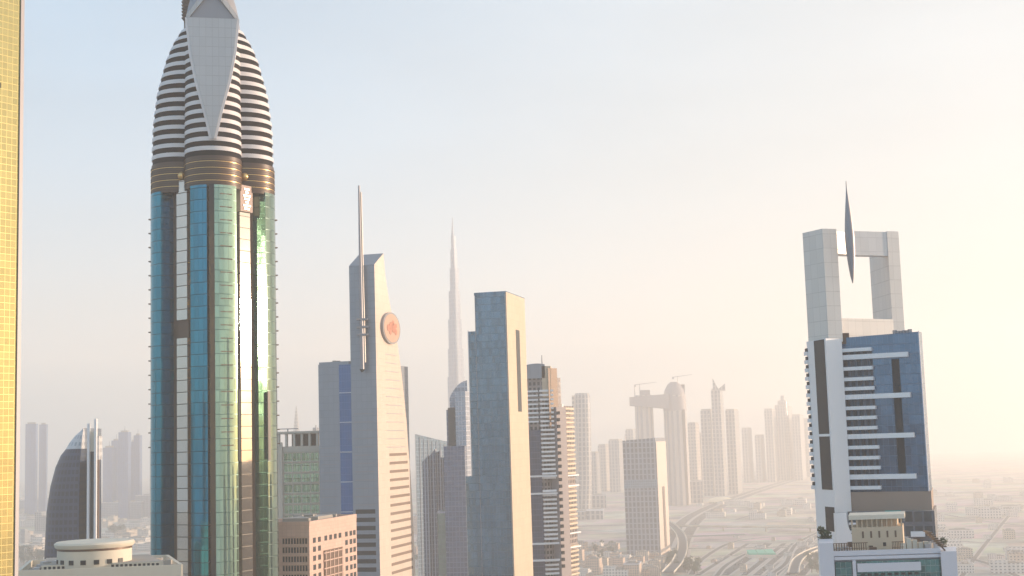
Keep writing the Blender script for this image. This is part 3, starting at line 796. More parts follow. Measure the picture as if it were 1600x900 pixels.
MB().prism([PX(695, D - 22, 780), PX(728, D - 24, 780), PX(731, D - 8, 780), PX(699, D - 6, 780)], 0, Z(712, 697, D)).build('lower_wing', [M['violet'], M['roof']], o)
D = 1020.0
o = thing('green_panel_block', 'short block with a pale green glass front below the ribbed tower', 'building', PX(700, D, 800))
M['palegreen'] = facade('pale_green_glass', (.42, .46, .38), (.40, .46, .36), 3.6, 3, .8, .7, metal=.4, grough=.3, tilt=.01, var=.2)
pl = [PX(684, D - 10, 820), PX(712, D - 8, 820), PX(714, D + 10, 820), PX(688, D + 10, 820)]
MB().prism(pl, 0, Z(700, 800, D)).build('wall', [M['palegreen'], M['roof']], o)
roofgear(o, pl, Z(700, 800, D), h=2)

# ================================================================== middle distance towers with visible feet
def far_tower(name, label, cat, xl, xm, xr, top, D, wall, t=15, row=700, cap=None, side=None, group=None):
    pl = corner(xl, xm, xr, row, D, t); o = thing(name, label, cat, pl[1], group)
    zt = Z(xm, top, D)
    MB().prism(pl, 0, zt).build('wall', [wall, M['roof']], o)
    if side: MB().slab(pl[1], pl[2], .6, 1.2, 0, zt + 1).build('side_cladding', side, o)
    mb = MB().prism(inset(pl, 6), zt, zt + 5); mb.build('roof_plant', M['roof'], o)
    return o, pl, zt
D = 2150.0
M['greyribs'] = facade('grey_ribbed_glass', (.26, .28, .33), (.08, .10, .14), 8.5, 6.5, .62, .8, metal=.4, grough=.25, tilt=.02, var=.7)
o, pl, zt = far_tower('grey_office_tower', 'grey glass office tower with light blue band beside the road loop', 'tower', 973, 1025, 1040, 691, D, M['greyribs'], side=M['sunlitpanel'])  # warm sunlight on the narrow side is in its panel colour
MB().slab(pl[0], pl[1], .8, 1.4, Z(1000, 763, D), Z(1000, 750, D)).build('blue_band', M['bluegrey'], o)
a, b = along(pl[1], pl[2], .42, .62); MB().slab(a, b, 1.4, .8, Z(1030, 858, D), Z(1030, 762, D)).build('side_slot', M['brown'], o)
MB().prism([lerp(pl[0], pl[1], 0), lerp(pl[0], pl[1], .98), lerp(pl[3], pl[2], .98), lerp(pl[3], pl[2], 0)], zt, [zt + 4, zt + 7, zt + 7, zt + 4]).build('roof_screen', M['greyribs'], o)
cxp = PX(977, D + 5, 690); MB().tube((*cxp, zt), (*cxp, zt + 14), .8, .4, 6).build('roof_mast', M['slate'], o)

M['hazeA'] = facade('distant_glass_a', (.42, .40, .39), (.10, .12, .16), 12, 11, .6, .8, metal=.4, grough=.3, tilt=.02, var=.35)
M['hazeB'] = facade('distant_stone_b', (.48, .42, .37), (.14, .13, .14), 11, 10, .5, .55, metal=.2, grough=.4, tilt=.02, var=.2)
M['hazeblue'] = facade('haze_blue_glass', (.10, .17, .34), (.08, .15, .34), 6, 7, .7, .8, metal=.7, grough=.3, tilt=.02, var=.3)  # blue of the distant haze put into the tower colour
D = 3400.0
o = thing('round_tower', 'slim round pale tower right of the peach balcony tower', 'tower', PX(911, D, 750))
rg = []
for py_, hwid in ((900, 14.5), (750, 14), (680, 13.5), (640, 13), (618, 12.6), (614, 11)):
    xc = PX(911 + (py_ - 700) * .012, D, py_)[0]; r_ = hwid / F * D
    rg.append([(xc + r_ * math.cos(2 * PI * i / 24), D + 20 + r_ * math.sin(2 * PI * i / 24), max(0, Z(911, py_, D))) for i in range(24)])
MB().loft(rg).build('wall', M['hazeA'], o)
MB().slab(PX(898, D - 4, 750), PX(903, D - 6, 750), 0, 4, 0, Z(900, 618, D)).build('edge_band', M['hazeB'], o)

D = 3700.0
M['skyA'] = facade('twin_tower_wall', (.50, .44, .40), (.20, .20, .24), 5, 16, .45, .9, metal=.3, grough=.3, tilt=.01, var=.2)
def ovaltower(o, xa, xb, top, D, nm='shaft', mat=None, taper=.97, y0=0):
    xc = PX((xa + xb) / 2, D, 720)[0]; r_ = (xb - xa) / 2 / F * D; rg = []
    for z, k in ((0, 1.03), (Z(xa, top, D) * .5, 1.0), (Z(xa, top, D), taper)):
        rg.append([(xc + r_ * k * math.cos(2 * PI * i / 20), D + y0 + 1.3 * r_ * k * math.sin(2 * PI * i / 20), z) for i in range(20)])
    return MB().loft(rg).build(nm, mat or M['skyA'], o)
o = thing('bridged_twin_towers', 'two round towers joined by a high sky bridge, standing in haze', 'twin towers', PX(1030, D, 750))
ovaltower(o, 995, 1024, 618, D); ovaltower(o, 1040, 1076, 618, D)
z0, z1 = Z(1015, 640, D), Z(1015, 617, D)
MB().prism([PX(984, D - 40, 640), PX(1046, D - 44, 640), PX(1046, D + 30, 640), PX(984, D + 30, 640)], [z0 + 12, z0, z0, z0 + 12], [z1 - 6, z1, z1, z1 - 6], bottom=True, top_mi=0).build('sky_bridge', M['greycol'], o)
ovaltower(o, 1002, 1022, 610, D, 'crown', M['greycol'], .8)
rg = []
xc = PX(1053, D, 620)[0]
for py_, h_ in ((642, 18), (625, 18), (610, 15), (601, 10), (597, 5)):
    r_ = h_ / F * D; rg.append([(xc + r_ * math.cos(2 * PI * i / 16), D - 10 + r_ * math.sin(2 * PI * i / 16), Z(1053, py_, D)) for i in range(16)])
MB().loft(rg).build('crown', M['greycol'], o)
mb = MB(); zz = Z(1065, 601, D); q1 = PX(1068, D - 5, 620); mb.box(q1[0] - 4, q1[1] - 4, Z(1068, 640, D), q1[0] + 4, q1[1] + 4, zz); q2 = PX(1058, D - 5, 620); mb.box(q2[0], q2[1] - 4, zz - 6, q1[0] + 4, q1[1] + 4, zz); mb.build('crown_arm', M['greycol'], o)
q1 = PX(992, D - 5, 620); MB().tube((*q1, z1 - 5), (*q1, Z(993, 602, D)), 1.5, .8, 6).build('mast', M['slate'], o)
q1 = PX(1070, D - 36, 720); MB().slab((q1[0] - 6, q1[1]), (q1[0] + 6, q1[1]), 0, 5, 0, Z(1070, 640, D)).build('brown_strip', M['brown'], o)

for (px_, tp, ln, lb) in ((1000, 600, 46, 'faint tower crane on the left round tower of the bridged pair'), (1060, 588, 40, 'faint tower crane on the crown of the right bridged tower')):
    x_, y_ = PX(px_, D - 20, 620); zc_ = Z(px_, tp, D); c = thing('tower_crane', lb, 'crane', (x_, y_, Z(px_, 619, D)))
    MB().tube((x_, y_, Z(px_, 619, D)), (x_, y_, zc_), 1.2, 1.0, 6).build('mast', M['slate'], c)
    MB().tube((x_ - 14, y_, zc_ - 3), (x_ + ln, y_, zc_ + 3), 1.0, .6, 6).build('jib', M['slate'], c)
    mb = MB(); mb.box(x_ - 15, y_ - 1.5, zc_ - 8, x_ - 10, y_ + 1.5, zc_ - 3); mb.build('counterweight', M['slate'], c)
D = 4200.0
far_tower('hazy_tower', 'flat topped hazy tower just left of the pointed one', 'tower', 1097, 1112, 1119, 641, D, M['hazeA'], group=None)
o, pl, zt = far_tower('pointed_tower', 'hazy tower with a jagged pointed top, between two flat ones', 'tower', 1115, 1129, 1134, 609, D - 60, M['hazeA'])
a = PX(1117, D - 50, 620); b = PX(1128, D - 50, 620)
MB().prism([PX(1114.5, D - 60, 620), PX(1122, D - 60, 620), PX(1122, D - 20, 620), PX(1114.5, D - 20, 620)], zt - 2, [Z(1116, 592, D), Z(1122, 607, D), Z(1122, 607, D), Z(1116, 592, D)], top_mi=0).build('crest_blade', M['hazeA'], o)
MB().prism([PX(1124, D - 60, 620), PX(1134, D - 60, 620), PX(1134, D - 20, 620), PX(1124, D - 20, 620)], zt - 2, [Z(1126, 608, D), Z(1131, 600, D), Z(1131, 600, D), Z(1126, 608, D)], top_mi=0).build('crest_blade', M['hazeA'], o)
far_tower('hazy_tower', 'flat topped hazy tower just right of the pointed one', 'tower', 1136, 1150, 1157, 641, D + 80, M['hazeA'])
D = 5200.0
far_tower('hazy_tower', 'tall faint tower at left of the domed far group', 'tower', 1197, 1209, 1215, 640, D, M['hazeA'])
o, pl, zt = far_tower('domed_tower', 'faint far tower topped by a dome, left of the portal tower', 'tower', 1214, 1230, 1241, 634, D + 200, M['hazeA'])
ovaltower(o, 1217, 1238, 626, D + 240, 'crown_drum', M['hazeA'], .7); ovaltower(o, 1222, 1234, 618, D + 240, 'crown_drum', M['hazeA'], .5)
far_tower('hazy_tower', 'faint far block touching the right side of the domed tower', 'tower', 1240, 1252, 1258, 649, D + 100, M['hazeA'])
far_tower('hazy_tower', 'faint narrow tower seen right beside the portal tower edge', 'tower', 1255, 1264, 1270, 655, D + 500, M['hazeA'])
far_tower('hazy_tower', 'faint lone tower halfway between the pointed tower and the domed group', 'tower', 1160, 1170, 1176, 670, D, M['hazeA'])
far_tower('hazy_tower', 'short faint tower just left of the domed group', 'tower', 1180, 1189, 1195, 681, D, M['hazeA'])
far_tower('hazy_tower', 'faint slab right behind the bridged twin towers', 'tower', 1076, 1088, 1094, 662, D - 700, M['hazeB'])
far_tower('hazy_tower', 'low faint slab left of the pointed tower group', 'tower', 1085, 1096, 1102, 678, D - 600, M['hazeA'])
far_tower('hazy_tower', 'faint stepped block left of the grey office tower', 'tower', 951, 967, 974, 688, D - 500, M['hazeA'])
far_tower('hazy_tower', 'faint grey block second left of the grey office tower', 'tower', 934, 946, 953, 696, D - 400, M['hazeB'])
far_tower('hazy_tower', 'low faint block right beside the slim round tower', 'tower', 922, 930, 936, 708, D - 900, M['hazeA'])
far_tower('hazy_tower', 'pale faint tower glimpsed behind the grey office tower roof', 'tower', 978, 990, 996, 672, D - 200, M['hazeA'])
D = 4100.0
far_tower('blue_tower', 'left one of two flat topped blue hazy towers near the gold tower', 'tower', 39.5, 56, 59, 662, D, M['hazeblue'])
far_tower('blue_tower', 'right one of two flat topped blue hazy towers near the gold tower', 'tower', 61, 72, 74.5, 663, D + 60, M['hazeblue'])
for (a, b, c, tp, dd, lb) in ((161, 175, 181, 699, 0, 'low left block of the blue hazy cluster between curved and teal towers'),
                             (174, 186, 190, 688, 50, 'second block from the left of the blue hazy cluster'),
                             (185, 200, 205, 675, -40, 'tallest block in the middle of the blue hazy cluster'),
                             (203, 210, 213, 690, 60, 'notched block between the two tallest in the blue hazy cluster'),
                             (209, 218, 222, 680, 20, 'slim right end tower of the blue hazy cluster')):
    o, pl, zt = far_tower('blue_tower', lb, 'tower', a, b, c, tp, 3900 + dd, M['hazeblue'])
    c_ = centre(pl); MB().tube((*c_, zt), (*c_, zt + 18), 1.5, .6, 6).build('roof_mast', M['slate'], o)
D = 4300.0
o = thing('thin_spire_tower', 'very thin faint spire tower touching the left edge of the teal tower', 'tower', PX(236, D, 750))
MB().prism([PX(234, D, 720), PX(239, D, 720), PX(239, D + 12, 720), PX(234, D + 12, 720)], 0, Z(236, 690, D)).build('shaft', [M['hazeA'], M['roof']], o)
MB().tube((*PX(236.3, D + 6, 700), Z(236, 691, D)), (*PX(236.3, D + 6, 700), Z(236, 628, D)), 4, 1.5, 8).build('spire', M['hazeA'], o)
o = thing('needle_mast', 'faint pointed spire rising behind the beige frame building', 'tower', PX(463, D, 700))
rg = []
for py_, h_ in ((800, 8), (675, 7), (672, 4.5), (655, 3), (634, .4)):
    x_, y_ = PX(463, D, py_); r_ = h_ / F * D; rg.append([(x_ + r_ * math.cos(i * PI / 4), y_ + r_ * math.sin(i * PI / 4), max(0, Z(463, py_, D))) for i in range(8)])
MB().loft(rg, smooth=False).build('shaft', M['hazeB'], o)
o, pl, zt = far_tower('hazy_block', 'small faint block peeping between beige frame building and silver tower', 'tower', 489, 495, 499, 668, 2600, M['hazeA'])

# ================================================================== portal tower at the right
D = 330.0
M['portal'] = facade('portal_cladding', (.60, .565, .53), (.68, .645, .61), 3.6, 2.4, .96, .95, metal=.05, grough=.45, tilt=0, var=.06)
M['portalshade'] = facade('portal_shaded_cladding', (.56, .55, .55), (.62, .61, .61), 3.6, 2.4, .96, .95, metal=.1, grough=.45, tilt=0, var=.05)  # portal cladding again, with the shade of the left-facing beam in its grey
def q_(px_, d, row=600): return PX(px_, D + d, row)
o = thing('portal_tower', 'white tower crowned by an open square frame pierced by a long needle', 'skyscraper', q_(1290, 0))
ztp, zsill, zbox = Z(1290, 357, D), Z(1340, 495, D), Z(1340, 530, D)
def colx(px_, row): return px_        # columns below are given at row 430 for the frame
f_ = lambda px_, d: q_(px_, d, 430)
# left leg
LL = [f_(1257.5, 6.5), f_(1289, 0), f_(1311, 1.3), f_(1283, 14)]
MB().prism(LL, Z(1290, 534, D), ztp, top_mi=0).build('left_leg', M['portal'], o)
RL = [f_(1360, 24), f_(1390, 11), f_(1408, 12.3), f_(1380, 27)]
MB().prism(RL, 0, ztp + .5, top_mi=0).build('right_leg', M['portal'], o)
# V shaped beam
zb0 = Z(1335, 402, D + 12)
ap, apb = f_(1335, 7.5), f_(1337, 11)
MB().prism([f_(1309, 3.2), ap, apb, f_(1300, 8)], zb0, ztp - .25, bottom=True, top_mi=0).build('top_beam', M['portal'], o)
MB().prism([ap, f_(1390, 11.2), f_(1390, 14), apb], zb0, ztp + .3, bottom=True, top_mi=0).build('top_beam', M['portalshade'], o)
MB().prism([f_(1309.5, 2.5), f_(1391, 10.9), f_(1391, 22), f_(1300, 20)], 20, zsill, top_mi=0).build('sill_wall', M['portal'], o)
# needle
nx = f_(1331, -2); zt0, ztt = Z(1333, 444, D), Z(1323, 285, D)
rg = []
for i in range(15):
    t_ = i / 14; r_ = .15 + 1.05 * math.sin(PI * min(1, t_ / .9)) ** .8 * (1 if t_ < .45 else (1 - (t_ - .45) * .9)) if 0 < i < 14 else .1
    px_ = 1332.5 - 10.5 * t_; x_, y_ = PX(px_, D - 2, 444 - 159 * t_)
    rg.append([(x_ + r_ * math.cos(j * PI / 6), y_ + r_ * math.sin(j * PI / 6), zt0 + (ztt - zt0) * t_) for j in range(12)])
MB().loft(rg).build('needle', M['slate'], o)
# column below the left leg, wider
g_ = lambda px_, d: q_(px_, d, 650)
zc = Z(1290, 530, D)
CL = [g_(1266.5, 7), g_(1297, -3), g_(1322, 0), g_(1322, 20), g_(1290, 22)]
MB().prism(CL, 0, zc).build('column', [M['white'], M['roof']], o)
fa, fb = CL[0], CL[1]
MB().slab(*along(fa, fb, .40, .92), .1, .4, Z(1297, 765, D), Z(1285, 531, D)).build('column_window', M['dark'], o)
MB().slab(*along(fa, fb, .38, .94), .3, .3, Z(1290, 682, D), Z(1290, 678, D)).build('window_bar', M['white'], o)
MB().slab(*along(fa, fb, .50, .95), .1, .4, Z(1297, 830, D), Z(1297, 792, D)).build('column_window', M['dark'], o)
for i in range(17):
    yy = 556 + i * 13; zz = Z(1270, yy, D + 9); a = lerp(fa, fb, -.10); b = lerp(fa, fb, .04)
    s = MB().slab(a, b, .4, 2.4, zz, zz + .95).build('side_balcony', M['white'], o)
    MB().slab(lerp(a, b, .2), b, .2, 1.9, zz + .95, zz + 1.8).build('balcony_opening', M['dark'], o)
# glass box
gl = corner(1310, 1444, 1448, 640, D - 6, 26)
M['boxglass'] = facade('steel_blue_glass', (.10, .14, .20), (.11, .18, .28), 2.45, 1.3, .95, .93, metal=.7, grough=.12, wrough=.3, wmetal=.5, tilt=.012, var=.22)
L_, M_, R_, B_ = gl
zlo, zL, zR = Z(1440, 766, D), Z(1305, 529, L_[1]), Z(1437, 518, M_[1])
MB().prism(gl, zlo, [zL, zR, zR, zL], bottom=True).build('glass_box', [M['boxglass'], M['roof']], o)
MB().slab(lerp(L_, M_, .99), M_, .3, .4, zlo, zR + .2).build('edge_trim', M['lilac'], o)
MB().slab(*along(L_, M_, .66, .75), .08, .3, zlo + 3, Z(1395, 562, D)).build('window_stack', M['dark'], o)
MB().slab(*along(L_, M_, .02, .44), .05, .2, zlo + .5, Z(1350, 546, D)).build('balcony_glazing', facade('balcony_glazing', (.10, .13, .18), (.04, .05, .07), 2.45, 1.6, .6, .75, metal=.3, grough=.25, tilt=.02, var=.6), o)
mb = MB(); a = lerp(L_, M_, .02); 
for (yy, lng, rx) in ((547, 0, 1363), (557.5, 1, 1420), (576, 0, 1365), (592.4, 0, 1366.5), (607.4, 0, 1367.5), (620, 1, 1424), (637.6, 0, 1370), (653, 0, 1371), (669, 0, 1372), (682, 1, 1430), (699, 0, 1375), (715.4, 0, 1376), (731, 0, 1377), (745.5, 1, 1433), (762, 0, 1378)):
    b = hit(rx, yy, L_, (M_[0] - L_[0], M_[1] - L_[1])); zc_ = Z(1340, yy, (a[1] + b[1]) / 2)
    hgt = .58 if lng else .42
    c = MB().slab(lerp(a, b, -.04), b, 1.7, 2.0, zc_ - hgt, zc_ + hgt).build('long_balcony' if lng else 'balcony', M['white'], o)
# roof gear on the glass box, dark plant under the sill
mb = MB(); p = lerp(L_, M_, .12); zz = zL; mb.box(p[0] - 1.3, p[1] - .2, zz - 1.5, p[0] + 1.2, p[1] + 3, zz + 1.2); mb.build('roof_cabin', M['brown'], o)
mb = MB()
for i in range(6): p = lerp(L_, M_, .74 + i * .035); mb.box(p[0] - .4, p[1] + 1, zR - 1, p[0] + .4, p[1] + 2, zR + random.uniform(.5, 1.3))
mb.build('roof_gear', M['slate'], o)
# brown transfer floors, then a dark slab below
hpl = [g_(1318, 1), g_(1447, -6), g_(1450, 14), g_(1320, 16)]
lo_ = Z(1390, 797, D)
MB().prism(hpl, lo_, zlo + .02, bottom=True).build('brown_floors', M['brown'] if False else solid('transfer_floor_stone', (.30, .23, .19), .7), o)
hp2 = [g_(1316, -1), g_(1450, -8), g_(1454, 14), g_(1320, 16)]
MB().prism(hp2, 0, lo_, bottom=False).build('lower_block', [facade('lower_block_glass', (.16, .16, .18), (.10, .12, .14), 3.4, 2.2, .8, .7, metal=.5, grough=.2, tilt=.02, var=.4), M['roof']], o)
for i in range(4):
    zz = lo_ - 1.2 - i * 1.9; MB().slab(*along(hp2[0], hp2[1], .01, .35 - i * .04), 1.2, 1.3, zz, zz + .5).build('balcony', M['white'], o)
MB().slab(*along(hp2[0], hp2[1], .72, .88), 1.0, 1.2, Z(1430, 835, D), Z(1430, 827, D)).build('balcony', M['white'], o)
MB().slab(*along(hp2[0], hp2[1], .44, .62), 1.0, 1.2, Z(1390, 803, D), Z(1390, 796, D)).build('teal_awning', solid('teal_canvas', (.08, .38, .36), .7), o)
# flared curved foot of the column
mb = MB(); prev = None
for i in range(9):
    t_ = i / 8; x0 = 1322 + 14 * t_ ** 2; yy = 800 + 48 * t_
    a_, b_ = q_(1305, -4, 800), q_(x0, -4, 800); z_ = Z(1322, yy, D)
    cur = [(*a_, z_), (*b_, z_), (b_[0], b_[1] + 3, z_), (a_[0], a_[1] + 3, z_)]
    if prev:
        for j in range(4): k = (j + 1) % 4; mb.face([cur[j], cur[k], prev[k], prev[j]])
    prev = cur
mb.build('flared_foot', M['white'], o)

# ================================================================== grey pillared building in the right foreground
D = 285.0
o = thing('pillared_building', 'lilac grey building with two broad pillars and green glass, under the portal tower', 'building', PX(1290, D, 870))
k_ = lambda px_, d: PX(px_, D + d, 870)
zp = Z(1380, 860, D)
MB().prism([k_(1296, 1), k_(1480, 1), k_(1480, 26), k_(1296, 26)], 0, zp - .6).build('wall', [M['lilac'], M['roof']], o)
MB().prism([k_(1281, -1), k_(1303, -1), k_(1303, 10), k_(1281, 10)], 0, Z(1290, 848, D)).build('pillar', [M['lilac'], M['lilac']], o)
MB().prism([k_(1470, -1), k_(1495, -1), k_(1495, 10), k_(1470, 10)], 0, Z(1480, 861, D)).build('pillar', [M['lilac'], M['lilac']], o)
MB().slab(k_(1303, 0), k_(1470, 0), .0, .8, zp - .9, zp + .1).build('parapet', M['lilac'], o)
MB().slab(k_(1303, 0), k_(1470, 0), .3, .8, Z(1380, 873, D), Z(1380, 868, D)).build('cornice', M['lilac'], o)
M['foreglass'] = facade('sea_green_glass', (.20, .24, .23), (.08, .18, .17), 1.4, 1.1, .93, .92, metal=.7, grough=.12, tilt=.04, var=.6)
MB().slab(k_(1304, 0), k_(1469, 0), .3, .5, 100, Z(1380, 876, D)).build('glass_front', M['foreglass'], o)
MB().slab(k_(1338, -.6), k_(1437, -.6), .5, .8, Z(1380, 892, D), Z(1380, 879, D)).build('balcony_front', M['lilac'], o)
MB().slab(k_(1331, -.5), k_(1336, -.5), .4, .5, 100, Z(1334, 875, D)).build('mullion_pier', M['lilac'], o)
for i in range(9): MB().slab(k_(1343 + i * 10.5, 0), k_(1349 + i * 10.5, 0), .5, .3, Z(1380, 899, D), Z(1380, 895, D)).build('window', M['dark'], o)
# railings on the terrace: posts and rail of one run each
for (xa, xb) in ((1303, 1332), (1332, 1357), (1395, 1413)):
    a, b = k_(xa, 1.5), k_(xb, 1.5); n = 7; mb = MB()
    for i in range(n):
        a2, b2 = along(a, b, i / n, i / n + .05); mb.slab(a2, b2, 0, .08, zp - .6, zp + 1.6)
    mb.slab(a, b, .02, .1, zp + 1.5, zp + 1.65); mb.slab(a, b, .02, .1, zp + .4, zp + .5); mb.build('railing', M['brown'], o)
# stair canopy at the right
mb = MB()
for i in range(8):
    t_ = i / 8; a = k_(1452 + 24 * t_, 4 - 3 * t_); z_ = Z(1452 + 24 * t_, 832 + 24 * t_, D)
    mb.box(a[0] - .35, a[1] - 2, z_ - .25, a[0] + .35, a[1] + 2, z_)
a, b = k_(1450, 4), k_(1478, 0); mb.prism([a, b, (b[0], b[1] + .3), (a[0], a[1] + .3)], [Z(1450, 834, D), Z(1478, 862, D)] * 1 + [Z(1478, 862, D), Z(1450, 834, D)], [Z(1450, 831, D), Z(1478, 859, D), Z(1478, 859, D), Z(1450, 831, D)], bottom=True)
mb.build('stair_canopy', M['brown'], o)
mb = MB()
for i in range(5): a = k_(1412 + i * 9, 6); mb.box(a[0] - .5, a[1] - .5, zp - .6, a[0] + .5, a[1] + .5, zp + random.uniform(.8, 2.0))
mb.build('roof_gear', M['cream'], o)
for i in range(16):
    a = k_(random.uniform(1306, 1466), random.uniform(18, 24) if i % 2 else random.uniform(2.5, 5.5)); s_ = random.uniform(.35, .8)
    MB().box(a[0] - s_, a[1] - s_ * .7, zp - .6, a[0] + s_, a[1] + s_ * .7, zp - .6 + random.uniform(.6, 1.5)).build('air_unit', M['steel'] if i % 3 else M['brown'], o)

o = thing('roof_pavilion', 'sand coloured pavilion with colonnade and pale slab roof, standing on the pillared building', 'pavilion', (*k_(1372, 12), zp - .6))
zb0 = zp - .6
z1_, z2_, z3_ = Z(1372, 823, D + 8), Z(1372, 811, D + 8), Z(1372, 804, D + 8)
w1 = [k_(1333, 8), k_(1413, 8), k_(1415, 17), k_(1336, 17)]
M['sand'] = solid('sand_render', (.56, .45, .33), .8)
MB().prism(w1, zb0, z1_).build('wall', [M['sand'], M['sand']], o)
MB().prism(inset(w1, 1.6), z1_, z2_).build('loggia_wall', [M['sand'], M['sand']], o)
for i in range(11): MB().slab(*along(w1[0], w1[1], .01 + i * .097, .03 + i * .097), 0, .5, z1_, z2_).build('column', M['sand'], o)
MB().prism(inset(w1, -.7), z2_, z3_, bottom=True, top_mi=0).build('roof_slab', M['cream'], o)
for i in range(5): MB().slab(*along(w1[0], w1[1], .2 + i * .16, .235 + i * .16), .05, .3, z1_ - 2.3, z1_ - .9).build('window', M['brown'], o)
MB().slab(*along(w1[0], w1[1], .60, .66), .06, .3, zb0 + .8, zb0 + 1.6).build('window', M['dark'], o)

# ================================================================== terrace shrubs
def leafball(r, n, seed, h=1.0):
    rnd = random.Random(seed); mb = MB()
    for i in range(n):
        v = Vector((rnd.gauss(0, 1), rnd.gauss(0, 1), rnd.gauss(0, 1))).normalized() * r * rnd.uniform(.45, 1.0)
        if rnd.random() < .3: v *= 1.12
        a = Vector((rnd.gauss(0, 1), rnd.gauss(0, 1), rnd.gauss(0, 1))).normalized(); b = a.orthogonal().normalized(); s = r * rnd.uniform(.14, .26)
        c = Vector((v.x, v.y, v.z * h))
        mb.face([c + a * s, c + b * s, c - a * s, c - b * s])
    return mb
def leafmat(name, col):
    m = solid(name, col, .7, var=.5, scale=.6, streak=False); return m
M['leaf'] = leafmat('dark_foliage', (.055, .075, .035)); M['bark'] = solid('bark', (.12, .09, .07), .9)
for (px_, py_, r_, lb) in ((1289, 838, 1.5, 'dark bush beside the left pillar of the foreground terrace'), (1283, 828, .9, 'small dark bush above the left pillar against the white column'), (1474, 846, .9, 'brownish bush on the terrace by the right pillar')):
    x_, y_ = PX(px_, D + 14, py_); z_ = Z(px_, py_, D + 14)
    o = thing('terrace_bush', lb, 'bush', (x_, y_, zp - .6))
    mb = leafball(r_, 160, int(px_)); mb.v = [(a + x_, b + y_, c + z_) for a, b, c in mb.v]; mb.build('foliage', M['leaf'], o)
    MB().tube((x_, y_, zp - .6), (x_, y_, z_), .15, .08, 6).build('stem', M['bark'], o)

# ================================================================== roads on the plain
M['asphalt'] = solid('asphalt', (.10, .095, .09), .9, var=.15, streak=False, scale=.02)
M['concrete'] = solid('road_concrete', (.46, .42, .38), .85, var=.12, streak=False, scale=.02)
M['paint'] = solid('road_paint', (.8, .78, .72), .7)
def ribbon(name, pts, wd, z, mat, th=0.0, kind=True):
    mb = MB(); n = len(pts); Lp, Rp = [], []
    for i in range(n):
        a, b = pts[max(0, i - 1)], pts[min(n - 1, i + 1)]
        dx, dy = b[0] - a[0], b[1] - a[1]; L = math.hypot(dx, dy) or 1; nx_, ny_ = -dy / L, dx / L
        zz = z[i] if isinstance(z, list) else z
        Lp.append((pts[i][0] + nx_ * wd / 2, pts[i][1] + ny_ * wd / 2, zz)); Rp.append((pts[i][0] - nx_ * wd / 2, pts[i][1] - ny_ * wd / 2, zz))
    for i in range(n - 1):
        mb.face([Rp[i], Rp[i + 1], Lp[i + 1], Lp[i]])
        if th:
            d = lambda p: (p[0], p[1], p[2] - th)
            mb.face([d(Rp[i]), d(Rp[i + 1]), Rp[i + 1], Rp[i]]); mb.face([Lp[i], Lp[i + 1], d(Lp[i + 1]), d(Lp[i])]); mb.face([d(Lp[i]), d(Lp[i + 1]), d(Rp[i + 1]), d(Rp[i])])
    o = mb.build(name, mat)
    return tag(o, kind='structure') if kind else o
def spline(pts, n=12):
    out = []
    P_ = [pts[0]] + pts + [pts[-1]]
    for i in range(1, len(P_) - 2):
        for k in range(n):
            t_ = k / n; a, b, c, d = P_[i - 1], P_[i], P_[i + 1], P_[i + 2]
            out.append(tuple(.5 * (2 * b[j] + (c[j] - a[j]) * t_ + (2 * a[j] - 5 * b[j] + 4 * c[j] - d[j]) * t_ ** 2 + (3 * b[j] - a[j] - 3 * c[j] + d[j]) * t_ ** 3) for j in (0, 1)))
    out.append(pts[-1]); return out
hw_pts = spline([G(1040, 895), G(1062, 835), G(1100, 800), G(1180, 768), G(1262, 744), G(1330, 731)])
ribbon('highway', hw_pts, 62, .10, M['concrete'])
for s in (-1, 1):
    pts = []
    for i, p in enumerate(hw_pts):
        a, b = hw_pts[max(0, i - 1)], hw_pts[min(len(hw_pts) - 1, i + 1)]; L = math.hypot(b[0] - a[0], b[1] - a[1])
        pts.append((p[0] - (b[1] - a[1]) / L * 15 * s, p[1] + (b[0] - a[0]) / L * 15 * s))
    ribbon('highway_lanes', pts, 22, .16, M['asphalt'])
grid = []
for px_, w_ in ((1140, 16), (1172, 10), (1192, 12), (1218, 14), (1262, 12), (1100, 9), (1240, 8)):
    a = G(px_ - 10, 899); e_ = az(17); L = 900 if px_ > 1200 else 520
    grid.append(((a, (a[0] + e_[0] * L, a[1] + e_[1] * L)), w_))
for i, (s_, w_) in enumerate(grid):
    ribbon('road', list(s_), w_ + 5, .05 + i * .004, M['concrete']); ribbon('road', list(s_), w_ - 2, .11 + i * .004, M['asphalt'])
for i, (py_, w_, xa, xb) in enumerate(((837, 40, 1070, 1165), (856, 16, 1050, 1300), (822, 12, 1080, 1300), (812, 9, 1090, 1300), (792, 22, 1110, 1300), (868, 10, 1078, 1290), (846, 9, 1078, 1300), (880, 14, 870, 1000), (822, 30, 870, 975), (803, 18, 870, 975))):
    a, b = G(xa, py_ + 1.5), G(xb, py_ - 1.5)
    ribbon('cross_road', [a, b], w_ + 6, .22 + i * .004, M['concrete']); ribbon('cross_road', [a, b], w_ - 2, .27 + i * .004, M['asphalt'])
